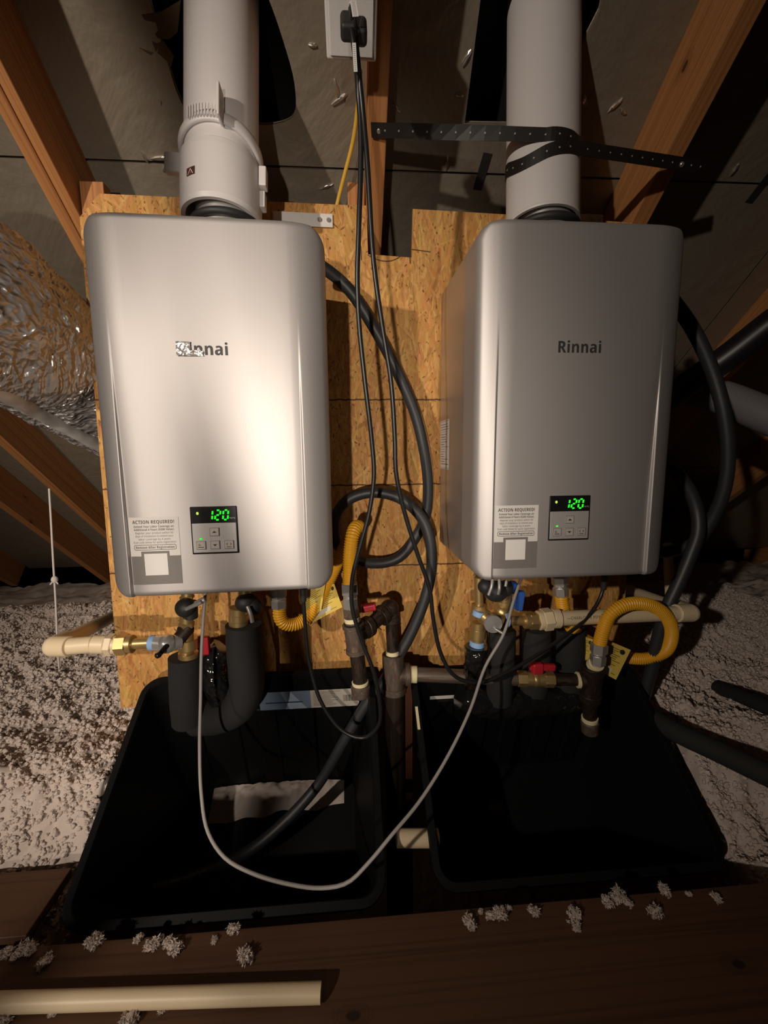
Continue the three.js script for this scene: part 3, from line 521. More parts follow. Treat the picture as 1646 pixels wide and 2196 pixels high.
cordPaths.forEach((p, i) => {
  const t = thing('power_cord', ['glossy black power cord looping through the left tub up to the torn-logo heater', 'glossy black power cord hanging past the gas valve up to the shaded heater'][i], 'power cord', [0, 0, 0], 'power cords');
  obj('cable', sweep(p, 0.0042, { m: 10 }), M.cord, t);
  const c = V(p[1]), e = V(p[2]); const g = new RoundedBoxGeometry(0.024, 0.04, 0.022, 3, 0.006); g.rotateX(-0.5); g.translate(c.x - 0.004 + i * 0.01, c.y + 0.012, c.z - 0.012); obj('plug', g, M.rubber, t);
  const q = p[p.length - 1]; obj('strain_relief', cyl([q[0], q[1] - 0.03, q[2]], q, 0.006, 0.008), M.rubber, t);
});
{ // paper flags on the cords
  const tx = canvasTex(24, 128, (x) => { x.fillStyle = '#d9d6d2'; x.fillRect(0, 0, 24, 128); x.fillStyle = '#8a8682'; for (let y = 10; y < 120; y += 9) x.fillRect(5, y, 13, 3); });
  const m = new THREE.MeshStandardMaterial({ map: tx, roughness: 0.7 });
  for (const [a, b, w, nm] of [[...[[0.015, 1.361, 0.352], [0.018, 1.338, 0.356]], 0.009, 'white paper wire label at the plug above the outlet box edge'], [...[[0.015, 1.309, 0.352], [0.017, 1.28, 0.342]], 0.0055, 'narrow white paper wire label on the cord under the outlet box']]) {
    const A = V(a), B = V(b), g = new RoundedBoxGeometry(w, A.distanceTo(B), 0.0008, 1, 0.0003); const o = obj('wire_label', g, m); o.position.copy(A.clone().add(B).multiplyScalar(0.5)); o.quaternion.setFromUnitVectors(new THREE.Vector3(0, 1, 0), A.sub(B).normalize()); tag(o, nm, 'wire label');
  }
}
tag(obj('electrical_cable', sweep([[0.029, 1.416, 0.17], [0.026, 1.399, 0.12], [0.016, 1.366, 0.07], [-0.002, 1.328, 0.03], [-0.018, 1.295, -0.004], [-0.03, 1.262, -0.025]], 0.0042), M.nmCable), 'thin yellow electrical cable running down beside the middle rafter behind the board', 'cable');

// ---------------------------------------------------------------- hoses
function hose(name, pts, r, label, cat, m = M.hose, grp) { return tag(obj(name, sweep(pts, r, { m: 18 }), m), label, cat, grp); }
hose('condensate_hose', [[-0.098, 1.121, 0.12], [-0.059, 1.109, 0.11], [-0.002, 1.069, 0.1], [0.051, 0.998, 0.085], [0.102, 0.908, 0.075], [0.145, 0.813, 0.065], [0.169, 0.713, 0.06], [0.176, 0.632, 0.055], [0.168, 0.57, 0.05], [0.147, 0.525, 0.045], [0.11, 0.479, 0.04], [0.073, 0.466, 0.04], [0.023, 0.47, 0.045], [-0.018, 0.492, 0.055], [-0.039, 0.522, 0.065], [-0.043, 0.567, 0.07], [-0.03, 0.605, 0.075], [-0.001, 0.63, 0.08], [0.049, 0.641, 0.085], [0.106, 0.627, 0.09], [0.154, 0.583, 0.095], [0.173, 0.532, 0.1], [0.176, 0.462, 0.1], [0.161, 0.391, 0.1], [0.13, 0.312, 0.1], [0.106, 0.267, 0.1], [0.056, 0.184, 0.1], [0.025, 0.145, 0.1], [-0.026, 0.06, 0.1], [-0.099, -0.065, 0.1], [-0.17, -0.124, 0.13], [-0.244, -0.164, 0.16], [-0.312, -0.174, 0.19], [-0.378, -0.18, 0.21], [-0.438, -0.182, 0.22]], 0.0125, 'thick black hose coiled on the strand board between the heaters, ending in the left tub', 'hose');
hose('condensate_hose', [[0.661, 1.096, 0.1], [0.719, 1.044, 0.1], [0.76, 0.983, 0.11], [0.801, 0.897, 0.12], [0.828, 0.805, 0.13], [0.847, 0.712, 0.13], [0.853, 0.631, 0.12], [0.848, 0.563, 0.1], [0.831, 0.508, 0.08], [0.797, 0.486, 0.07], [0.738, 0.483, 0.06], [0.697, 0.554, 0.06], [0.706, 0.657, 0.07], [0.737, 0.688, 0.09], [0.776, 0.647, 0.1], [0.799, 0.593, 0.11], [0.8, 0.54, 0.12], [0.786, 0.484, 0.12], [0.763, 0.417, 0.12], [0.741, 0.361, 0.12], [0.73, 0.275, 0.11], [0.726, 0.186, 0.1], [0.716, 0.094, 0.09], [0.684, -0.072, 0.09]], 0.0145, 'thick black hose looping beside the shaded heater down into the right tub', 'hose');
hose('control_cable', [[-0.31, 0.447, 0.16], [-0.309, 0.412, 0.18], [-0.309, 0.336, 0.21], [-0.306, 0.254, 0.24], [-0.295, 0.19, 0.29], [-0.279, 0.135, 0.34], [-0.258, 0.097, 0.38], [-0.223, 0.074, 0.41], [-0.174, 0.061, 0.43], [-0.113, 0.052, 0.445], [-0.062, 0.046, 0.45], [-0.021, 0.052, 0.45], [0.013, 0.074, 0.44], [0.053, 0.102, 0.42], [0.106, 0.125, 0.38], [0.167, 0.17, 0.33], [0.222, 0.229, 0.28], [0.264, 0.291, 0.235], [0.307, 0.355, 0.22], [0.338, 0.417, 0.19], [0.367, 0.462, 0.16]], 0.0031, 'thin grey control cable hanging in a long loop between both heaters', 'cable', M.greyCable);
{
  const t = thing('hanging_string', 'thin white string with a knot hanging in front of the dark rafters', 'string');
  obj('strand', sweep([[-0.888, 0.635, -0.28], [-0.88, 0.538, -0.26], [-0.88, 0.429, -0.25], [-0.88, 0.305, -0.24], [-0.883, 0.164, -0.23], [-0.881, 0.044, -0.22]], 0.0028, { m: 8 }), M.string, t);
  const k = [-0.879, 0.37, -0.245]; obj('knot', [ball(k, 0.009, 1, 1.2, 1), cyl(k, [k[0] - 0.012, k[1] - 0.014, k[2] + 0.004], 0.002), cyl(k, [k[0] + 0.011, k[1] - 0.013, k[2] + 0.004], 0.002)], M.string, t);
}

// ---------------------------------------------------------------- yellow gas connectors
function connector(pts, topNut, endNut, label) {
  const t = thing('gas_connector', label, 'gas connector', [0, 0, 0], 'yellow corrugated gas connectors');
  const L = new THREE.CatmullRomCurve3(pts.map(V), false, 'centripetal').getLength();
  obj('corrugated_tube', sweep(pts, (s) => 0.0137 + 0.0011 * Math.sin(s * 2 * Math.PI / 0.0052), { n: Math.round(L / 0.00085), m: 18 }), M.yellow, t);
  for (const [a, b] of [topNut, endNut]) { const A = V(a), B = V(b), m1 = A.clone().lerp(B, 0.45).toArray(), m2 = A.clone().lerp(B, 0.55).toArray(); obj('nut', [hexnut(a, m1, 0.0185), cyl(m1, m2, 0.0145), hexnut(m2, b, 0.017)], M.steel, t); }
  return t;
}
const gcA = connector([[-0.163, 0.4, 0.14], [-0.164, 0.383, 0.14], [-0.158, 0.365, 0.138], [-0.138, 0.355, 0.13], [-0.108, 0.364, 0.115], [-0.077, 0.406, 0.1], [-0.046, 0.466, 0.09], [-0.015, 0.53, 0.09], [0.007, 0.56, 0.11], [0.011, 0.572, 0.135], [0.004, 0.573, 0.155], [-0.003, 0.558, 0.17], [-0.008, 0.525, 0.175], [-0.01, 0.485, 0.175], [-0.011, 0.458, 0.175]], [[-0.164, 0.442, 0.14], [-0.164, 0.398, 0.14]], [[-0.011, 0.46, 0.175], [-0.009, 0.404, 0.175]], 'yellow corrugated gas connector bent over beside the torn-logo heater');
const gcB = connector([[0.467, 0.406, 0.14], [0.473, 0.382, 0.135], [0.494, 0.336, 0.12], [0.536, 0.289, 0.1], [0.596, 0.251, 0.09], [0.658, 0.223, 0.09], [0.712, 0.221, 0.1], [0.743, 0.248, 0.12], [0.736, 0.304, 0.145], [0.696, 0.361, 0.17], [0.639, 0.393, 0.185], [0.587, 0.395, 0.19], [0.554, 0.374, 0.19], [0.544, 0.339, 0.185], [0.54, 0.302, 0.18]], [[0.461, 0.449, 0.14], [0.467, 0.403, 0.14]], [[0.54, 0.304, 0.18], [0.539, 0.254, 0.178]], 'yellow corrugated gas connector in a wide loop over the cream pipe');
const tagMap = canvasTex(128, 160, (x, w, h) => { x.fillStyle = '#e0c35a'; x.fillRect(0, 0, w, h); x.fillStyle = '#6a5a20'; for (let y = 20; y < 150; y += 10) x.fillRect(12, y, rr(50, 104), 3); x.fillStyle = '#2f2812'; x.beginPath(); x.arc(100, 26, 12, 0, 7); x.fill(); x.fillStyle = '#d9d4c4'; x.fillRect(12, 118, 70, 26); });
M.paperTag = new THREE.MeshStandardMaterial({ map: tagMap, roughness: 0.65, side: THREE.DoubleSide });
function paper(parent, c) {           // four corners of a stiff paper tag, slightly curled
  const [a, b, d, e] = c.map(V), P = [], U = [], I = [], n = 8, nn = b.clone().sub(a).cross(e.clone().sub(a)).normalize();
  for (let j = 0; j <= n; j++) for (let i = 0; i <= n; i++) { const u = i / n, v = j / n, p = a.clone().lerp(b, u).lerp(e.clone().lerp(d, u), v).addScaledVector(nn, 0.004 * Math.sin(u * 3.14)); P.push(p.x, p.y, p.z); U.push(u, 1 - v); }
  for (let j = 0; j < n; j++) for (let i = 0; i < n; i++) { const k = j * (n + 1) + i; I.push(k, k + n + 1, k + 1, k + 1, k + n + 1, k + n + 2); }
  const g = new THREE.BufferGeometry(); g.setAttribute('position', new THREE.Float32BufferAttribute(P, 3)); g.setAttribute('uv', new THREE.Float32BufferAttribute(U, 2)); g.setIndex(I); g.computeVertexNormals(); obj('paper_tag', g, M.paperTag, parent).userData.label = 'printed yellow paper tag';
}
paper(gcA, [[-0.108, 0.434, 0.12], [-0.061, 0.461, 0.12], [-0.076, 0.381, 0.12], [-0.118, 0.355, 0.12]]);
paper(gcA, [[-0.069, 0.432, 0.105], [-0.046, 0.438, 0.105], [-0.029, 0.382, 0.105], [-0.104, 0.343, 0.105]]);
paper(gcB, [[0.536, 0.294, 0.12], [0.562, 0.285, 0.12], [0.556, 0.223, 0.12], [0.518, 0.237, 0.12]]);
paper(gcB, [[0.566, 0.303, 0.16], [0.635, 0.27, 0.15], [0.604, 0.198, 0.15], [0.56, 0.224, 0.16]]);

// ---------------------------------------------------------------- black iron gas piping
{
  const t = thing('gas_piping', 'black iron gas pipe with tees, drip legs and red-handled valves below the heaters', 'gas pipe');
  const P = (a) => a, part = (n, g, m) => obj(n, g, m, t);
  // first leg: nipple, valve with red handle, tee, drip leg
  const a0 = [-0.009, 0.406, 0.175], a1 = [-0.007, 0.387, 0.175], a2 = [-0.005, 0.371, 0.175], a3 = [0.002, 0.305, 0.172], a4 = [0.005, 0.301, 0.172], a5 = [0.008, 0.232, 0.17], a6 = [0.008, 0.2, 0.17];
  part('nipple', [hexnut(a0, a1, 0.019), cyl(a1, a2, 0.0165)], M.ironGrey); part('thread_tape', cyl(V(a1).lerp(V(a2), 0.1).toArray(), V(a1).lerp(V(a2), 0.75).toArray(), 0.0172), M.tape);
  part('tee', [cyl(a2, a3, 0.021), cyl(a2, V(a2).lerp(V(a3), 0.14).toArray(), 0.0235), cyl(V(a2).lerp(V(a3), 0.86).toArray(), a3, 0.0235)], M.ironGrey);
  part('drip_leg', [cyl(a3, a5, 0.0158)], M.iron);
  part('thread_tape', cyl(V(a5).lerp(V(a3), 0.07).toArray(), V(a5).lerp(V(a6), 0.1).toArray(), 0.0185, 0.0175), M.tape);
  part('cap', [cyl(V(a5).lerp(V(a6), 0.1).toArray(), a6, 0.021, 0.0195, 28, 0.004)], M.ironGrey);
  // branch to the back, elbow, down to the main tee
  const b0 = [-0, 0.346, 0.172], b1 = [0.031, 0.35, 0.14], b2 = [0.079, 0.372, 0.1], b3 = [0.082, 0.345, 0.1], b4 = [0.086, 0.262, 0.1], b5 = [0.089, 0.166, 0.1], b6 = [0.081, -0.368, 0.1];
  part('branch', [cyl(b0, b1, 0.0215), cyl(b0, V(b0).lerp(V(b1), 1).toArray(), 0.0175), cyl(V(b0).lerp(V(b1), 0.62).toArray(), V(b0).lerp(V(b1), 1.0).toArray(), 0.0235)], M.iron);
  part('nipple', [cyl(b1, b2, 0.0165)], M.iron);
  part('elbow', [cyl(V(b1).lerp(V(b2), 0.5).toArray(), V(b1).lerp(V(b2), 0.72).toArray(), 0.0235), cyl(V(b1).lerp(V(b2), 0.6).toArray(), b2, 0.0205), ball(b2, 0.0222), cyl(b2, b3, 0.0205), cyl(V(b2).lerp(V(b3), 0.62).toArray(), V(b2).lerp(V(b3), 1.15).toArray(), 0.0232)], M.iron);
  part('riser', cyl(b3, b4, 0.0134), M.iron);
  part('thread_tape', cyl(V(b4).lerp(V(b3), 0.1).toArray(), V(b4).lerp(V(b5), 0.05).toArray(), 0.0165), M.tape);
  const bm = V(b4).lerp(V(b5), 0.55).toArray();
  part('tee', [cyl(b4, b5, 0.0255), cyl(b4, V(b4).lerp(V(b5), 0.14).toArray(), 0.0235), cyl(V(b4).lerp(V(b5), 0.84).toArray(), b5, 0.029), cyl(bm, [bm[0] + 0.036, bm[1], bm[2]], 0.0225), cyl([bm[0] + 0.026, bm[1], bm[2]], [bm[0] + 0.038, bm[1], bm[2]], 0.0265)], M.ironGrey);
  part('main_pipe', cyl(b5, [b5[0], -0.5, b5[2]], 0.0235), M.iron);
  // run to the second heater
  const y = bm[1], z = bm[2], x0 = bm[0] + 0.038, c = (px) => px;
  const r1 = [0.375, 0.202, 0.13], r2 = [0.46, 0.201, 0.14], r3 = [0.517, 0.202, 0.15], r4 = [0.539, 0.206, 0.155];
  const q0 = [x0, y, z];
  part('thread_tape', cyl(q0, V(q0).lerp(V(r1), 0.07).toArray(), 0.0195), M.tape);
  part('long_nipple', cyl(V(q0).lerp(V(r1), 0.05).toArray(), r1, 0.0165), M.ironGrey);
  const vm = V(r1).lerp(V(r2), 0.5).toArray(), vl = (k) => V(r1).lerp(V(r2), k).toArray();
  const vb = part('valve_body', [hexnut(vl(0), vl(0.28), 0.0185), cyl(vl(0.2), vl(0.8), 0.0165), ball(vm, 0.0175), hexnut(vl(0.72), vl(1), 0.0185), cyl(vm, [vm[0], vm[1] + 0.026, vm[2] + 0.004], 0.008)], M.brass);
  const hd = new RoundedBoxGeometry(0.062, 0.016, 0.014, 3, 0.004); hd.rotateZ(-0.08); hd.translate(vm[0] + 0.012, vm[1] + 0.032, vm[2] + 0.005); const hk = new RoundedBoxGeometry(0.026, 0.026, 0.02, 3, 0.005); hk.translate(vm[0], vm[1] + 0.03, vm[2] + 0.005);
  obj('handle', [hd, hk], M.red, vb);
  part('nipple', cyl(r2, r3, 0.0134), M.iron);
  part('thread_tape', cyl(V(r2).lerp(V(r3), 0.86).toArray(), r3, 0.0185), M.tape);
  const u0 = [0.538, 0.244, 0.166], u1 = [0.543, 0.153, 0.152], u2 = [0.549, 0.099, 0.145], u3 = [0.553, 0.061, 0.142];
  part('tee', [cyl(u0, u1, 0.0225), cyl(u0, V(u0).lerp(V(u1), 0.2).toArray(), 0.0245), cyl(V(u0).lerp(V(u1), 0.8).toArray(), u1, 0.0245), cyl(r3, r4, 0.0225)], M.iron);
  part('thread_tape', cyl([0.539, 0.256, 0.176], u0, 0.0175), M.tape);
  part('drip_leg', cyl(u1, u2, 0.0158), M.iron);
  part('thread_tape', cyl(V(u2).lerp(V(u1), 0.12).toArray(), V(u2).lerp(V(u3), 0.1).toArray(), 0.0188), M.tape);
  part('cap', cyl(V(u2).lerp(V(u3), 0.08).toArray(), u3, 0.0205, 0.019, 28, 0.004), M.ironGrey);
  // red handle behind the first tee
  const h1 = new RoundedBoxGeometry(0.034, 0.016, 0.02, 3, 0.004); h1.rotateZ(0.15); h1.translate(...[0.03, 0.385, 0.12]); part('valve_handle', h1, M.red);
}

// ---------------------------------------------------------------- water valves, relief valves, insulated pipes
function foamPipe(name, pts, r, label) { return tag(obj(name, sweep(pts, r, { m: 24, bump: (s, a) => 0.0008 * noise.noise(s * 60, Math.cos(a) * 2, Math.sin(a) * 2) }), M.foam), label, 'insulated pipe'); }
function wrapLump(pts, r, label) { return tag(obj('tape_wrapped_elbow', sweep(pts, r, { m: 40, n: 70, bump: (s, a) => 0.0042 * fbm(s * 55, Math.cos(a) * 2.3 + 5, Math.sin(a) * 2.3, 4) }), M.wrap), label, 'wrapped elbow'); }
{ // first heater
  const t = thing('isolation_valve', 'brass water valve with black cap and grey lever under the torn-logo heater', 'valve');
  obj('stub', [cyl([-0.35, 0.452, 0.15], [-0.353, 0.423, 0.15], 0.012), hexnut([-0.352, 0.437, 0.15], [-0.352, 0.429, 0.15], 0.015)], M.brass, t);
  obj('cap', [ball([-0.351, 0.416, 0.168], 0.0195, 1, 1.02, 0.9), cyl([-0.346, 0.423, 0.15], [-0.348, 0.387, 0.15], 0.015)], M.rubber, t);
  obj('lever', [cyl([-0.341, 0.421, 0.19], [-0.305, 0.438, 0.2], 0.0042), cyl([-0.321, 0.431, 0.192], [-0.301, 0.441, 0.19], 0.006)], M.lever, t);
  obj('body', [cyl([-0.356, 0.391, 0.15], [-0.363, 0.288, 0.15], 0.014), hexnut([-0.357, 0.379, 0.15], [-0.358, 0.366, 0.15], 0.0165), cyl([-0.357, 0.341, 0.15], [-0.357, 0.318, 0.15], 0.02), cyl([-0.358, 0.311, 0.15], [-0.359, 0.292, 0.15], 0.0205)], M.brass, t);
  obj('elbow', [cyl([-0.353, 0.367, 0.15], [-0.37, 0.346, 0.165], 0.0145), ball([-0.36, 0.362, 0.15], 0.017)], M.iron, t);
  const rh = new RoundedBoxGeometry(0.017, 0.04, 0.014, 3, 0.003); rh.translate(...[-0.325, 0.32, 0.14]); obj('handle', rh, M.red, t);
}
{
  const t = thing('relief_valve', 'chrome-ended pressure relief valve with brass nipple and light blue ring, left of red handle', 'relief valve');
  const z = 0.175, a = [-0.367, 0.342, 0.165], b = [-0.386, 0.346, 0.182], c = [-0.41, 0.347, 0.178], d = [-0.422, 0.347, 0.177], e = [-0.459, 0.346, 0.176], f = [-0.489, 0.345, 0.176];
  obj('chrome_end', [cyl(a, b, 0.016), ball(b, 0.0195), cyl(b, c, 0.0165)], M.chrome, t);
  obj('lever', [cyl([-0.379, 0.35, 0.2], [-0.387, 0.339, 0.225], 0.0048), cyl([-0.383, 0.343, 0.222], [-0.388, 0.342, 0.23], 0.0055)], M.blackPlastic, t);
  obj('ring', cyl(c, d, 0.0155), M.paleBlue, t);
  obj('nipple', [cyl(d, e, 0.0112), cyl(V(e).lerp(V(d), 0.1).toArray(), V(e).lerp(V(f), 0.3).toArray(), 0.0185), hexnut(V(e).lerp(V(f), 0.2).toArray(), f, 0.0215)], M.brass, t);
}
{
  const t = thing('discharge_pipe', 'cream plastic discharge pipe turning back over the insulation beside the board edge', 'plastic pipe');
  const f = [-0.487, 0.345, 0.176], g = [-0.508, 0.347, 0.177], h = [-0.533, 0.349, 0.178], i = [-0.579, 0.348, 0.18], j = [-0.612, 0.346, 0.172], k = [-0.661, 0.29, -0.16];
  obj('adapter', [cyl(f, V(f).lerp(V(g), 0.4).toArray(), 0.0185), hexnut(V(f).lerp(V(g), 0.3).toArray(), g, 0.0225), cyl(g, h, 0.0185), cyl(h, i, 0.0168)], M.cream, t);
  obj('elbow', [cyl(V(i).lerp(V(j), -0.1).toArray(), j, 0.0205), ball(j, 0.0208), cyl(j, V(j).lerp(V(k), 0.14).toArray(), 0.0205)], M.cream, t);
  obj('pipe', cyl(V(j).lerp(V(k), 0.08).toArray(), V(j).lerp(V(k), 1.25).toArray(), 0.0155), M.cream, t);
}
{
  const t = thing('hot_water_valve', 'brass valve stub with black cap and hanging grey lever between foam pipe and heater', 'valve');
  obj('stub', [cyl([-0.232, 0.448, 0.15], [-0.235, 0.409, 0.15], 0.014), cyl([-0.247, 0.407, 0.15], [-0.249, 0.368, 0.15], 0.0205), cyl([-0.247, 0.393, 0.15], [-0.248, 0.378, 0.15], 0.0218)], M.brass, t);
  obj('cap', [ball([-0.228, 0.42, 0.16], 0.0235, 1, 0.85, 0.9), ball([-0.211, 0.411, 0.165], 0.017)], M.rubber, t);
  obj('lever', sweep([[-0.219, 0.422, 0.188], [-0.213, 0.407, 0.192], [-0.21, 0.389, 0.192]], 0.004), M.lever, t);
}
foamPipe('foam_pipe', [[-0.367, 0.301, 0.15], [-0.369, 0.257, 0.15], [-0.371, 0.203, 0.15], [-0.375, 0.147, 0.14]], 0.0325, 'black foam-covered pipe below the brass valve beside the red handle');
foamPipe('foam_pipe', [[-0.239, 0.369, 0.15], [-0.24, 0.314, 0.15], [-0.239, 0.261, 0.15], [-0.242, 0.217, 0.145], [-0.266, 0.171, 0.135], [-0.313, 0.141, 0.12], [-0.372, 0.126, 0.1]], 0.0375, 'thick black foam-covered pipe curving under towards the shiny tape, near tub sticker');
wrapLump([[-0.299, 0.294, 0.105], [-0.319, 0.277, 0.11], [-0.321, 0.249, 0.12], [-0.309, 0.207, 0.125], [-0.291, 0.157, 0.12]], 0.027, 'shiny black tape-wrapped pipe elbow between two foam pipes in left tub');
{ // second heater
  const t = thing('isolation_valve', 'brass water valve column with pale blue rings under the shaded heater', 'valve');
  obj('column', [cyl([0.272, 0.456, 0.15], [0.275, 0.389, 0.15], 0.0095), cyl([0.274, 0.394, 0.15], [0.273, 0.368, 0.15], 0.0165), cyl([0.273, 0.352, 0.15], [0.272, 0.307, 0.15], 0.0145), cyl([0.273, 0.335, 0.15], [0.272, 0.315, 0.15], 0.0175)], M.brass, t);
  obj('ring', [cyl([0.271, 0.384, 0.165], [0.268, 0.372, 0.165], 0.0135)], M.paleBlue, t);
  obj('ring', [cyl([0.272, 0.308, 0.15], [0.271, 0.296, 0.15], 0.0165)], M.paleBlue, t);
  obj('cap', [ball([0.283, 0.439, 0.165], 0.0165), ball([0.304, 0.431, 0.175], 0.0245, 1.05, 0.95, 0.8), ball([0.325, 0.435, 0.17], 0.018)], M.rubber, t);
  for (const p of [[[0.287, 0.468, 0.2], [0.283, 0.452, 0.206], [0.277, 0.434, 0.206]], [[0.301, 0.467, 0.2], [0.299, 0.448, 0.208], [0.298, 0.435, 0.205]], [[0.319, 0.463, 0.195], [0.315, 0.449, 0.2]]]) obj('lever', sweep(p, 0.0034), M.lever, t);
}
{
  const t = thing('relief_valve', 'round chrome relief valve knob beside brass and pale blue ring under shaded heater', 'relief valve');
  const b = [0.288, 0.371, 0.205], c = [0.276, 0.376, 0.165];
  obj('chrome_end', [cyl([0.295, 0.362, 0.17], b, 0.0175), lathe([[0, 0], [0.0185, 0], [0.0195, 0.002], [0.0185, 0.0055], [0, 0.007]]).rotateX(Math.PI / 2).translate(...b)], M.chrome, t);
  obj('lever', cyl([0.289, 0.364, 0.214], [0.305, 0.355, 0.22], 0.003), M.chrome, t);
  obj('body', [cyl(c, [0.295, 0.363, 0.172], 0.0165), cyl([0.297, 0.362, 0.165], [0.329, 0.362, 0.165], 0.0165)], M.brass, t);
  obj('ring', cyl([0.326, 0.363, 0.165], [0.336, 0.363, 0.165], 0.0172), M.paleBlue, t);
  const e = [0.336, 0.36, 0.165], f = [0.377, 0.357, 0.165], g = [0.405, 0.357, 0.165];
  obj('nipple', [cyl(e, f, 0.0105), cyl(V(f).lerp(V(e), 0.12).toArray(), V(f).lerp(V(g), 0.3).toArray(), 0.0175), hexnut(V(f).lerp(V(g), 0.2).toArray(), g, 0.0195)], M.brass, t);
}
{
  const t = thing('discharge_pipe', 'long cream plastic pipe with printed lettering passing behind the yellow loop', 'plastic pipe');
  const a = [0.403, 0.357, 0.165], b = [0.413, 0.358, 0.165], c = [0.435, 0.36, 0.165], d = [0.452, 0.36, 0.165], e = [0.749, 0.355, 0.15], f = [0.773, 0.354, 0.148], g = [0.848, 0.298, -0.2];
  obj('adapter', [cyl(a, b, 0.0215), hexnut(b, c, 0.025), cyl(c, d, 0.0215)], M.cream, t);
  const r = 0.0166; obj('pipe', cyl(d, e, r), M.cream, t);
  obj('elbow', [cyl(V(e).lerp(V(f), -0.5).toArray(), f, 0.0205), ball(f, 0.0207), cyl(f, V(f).lerp(V(g), 0.12).toArray(), 0.0205)], M.cream, t);
  obj('return_pipe', cyl(V(f).lerp(V(g), 0.08).toArray(), g, 0.0155), M.cream, t);
  const A = V(d), B = V(e), L = A.distanceTo(B), dir = B.clone().sub(A).normalize();
  const print = canvasTex(1024, 48, (x, w, h) => { x.fillStyle = '#d7c6a4'; x.fillRect(0, 0, w, h); x.fillStyle = '#7c7257'; x.font = 'bold 34px sans-serif'; x.fillText('\u2014CHARLOTTE PIPE', 14, 36, 420); });
  const pg = new THREE.CylinderGeometry(r + 0.0003, r + 0.0003, L * 0.9, 8, 1, true, -0.38, 0.76); // arc of the wall that faces the room
  const uv = pg.attributes.uv; for (let i = 0; i < uv.count; i++) { const u = uv.getX(i), v = uv.getY(i); uv.setXY(i, v, 1 - u); }
  pg.rotateZ(-Math.PI / 2); pg.rotateX(-0.35); const o = obj('lettering', pg, new THREE.MeshStandardMaterial({ map: print, roughness: 0.42 }), t); o.quaternion.setFromUnitVectors(new THREE.Vector3(1, 0, 0), dir); o.position.copy(A).addScaledVector(dir, L * 0.47);
}
{
  const t = thing('hot_water_valve', 'brass valve with blue handle behind the grey cable under shaded heater', 'valve');
  obj('body', [cyl([0.33, 0.428, 0.15], [0.331, 0.387, 0.15], 0.0175), cyl([0.331, 0.402, 0.15], [0.331, 0.392, 0.15], 0.0195), ball([0.325, 0.376, 0.155], 0.018)], M.brass, t);
  const h = new RoundedBoxGeometry(0.017, 0.044, 0.017, 3, 0.004); h.rotateZ(-0.12); h.translate(...[0.36, 0.405, 0.165]); obj('handle', [h, ball([0.347, 0.434, 0.155], 0.013)], M.blue, t);
}
wrapLump([[0.271, 0.296, 0.15], [0.27, 0.269, 0.15], [0.271, 0.219, 0.14]], 0.025, 'glossy black taped pipe sleeve below the pale blue ring of the brass column');
foamPipe('foam_pipe', [[0.336, 0.322, 0.13], [0.336, 0.267, 0.13], [0.338, 0.204, 0.12], [0.341, 0.139, 0.11]], 0.031, 'black foam pipe beside the glossy taped sleeve behind the grey cable');
foamPipe('foam_pipe', [[0.431, 0.31, 0.1], [0.433, 0.248, 0.1], [0.435, 0.186, 0.095], [0.43, 0.122, 0.09]], 0.034, 'black foam pipe directly behind the red gas valve handle');
foamPipe('foam_pipe', [[0.519, 0.302, 0.09], [0.522, 0.239, 0.09], [0.526, 0.176, 0.085], [0.525, 0.111, 0.08]], 0.036, 'black foam pipe behind the iron tee next to the yellow paper tag');
wrapLump([[0.246, 0.15, 0.1], [0.321, 0.124, 0.1], [0.415, 0.119, 0.1], [0.499, 0.121, 0.095], [0.576, 0.126, 0.09]], 0.034, 'shiny black tape-wrapped pipe run lying behind the gas pipe in the right tub');

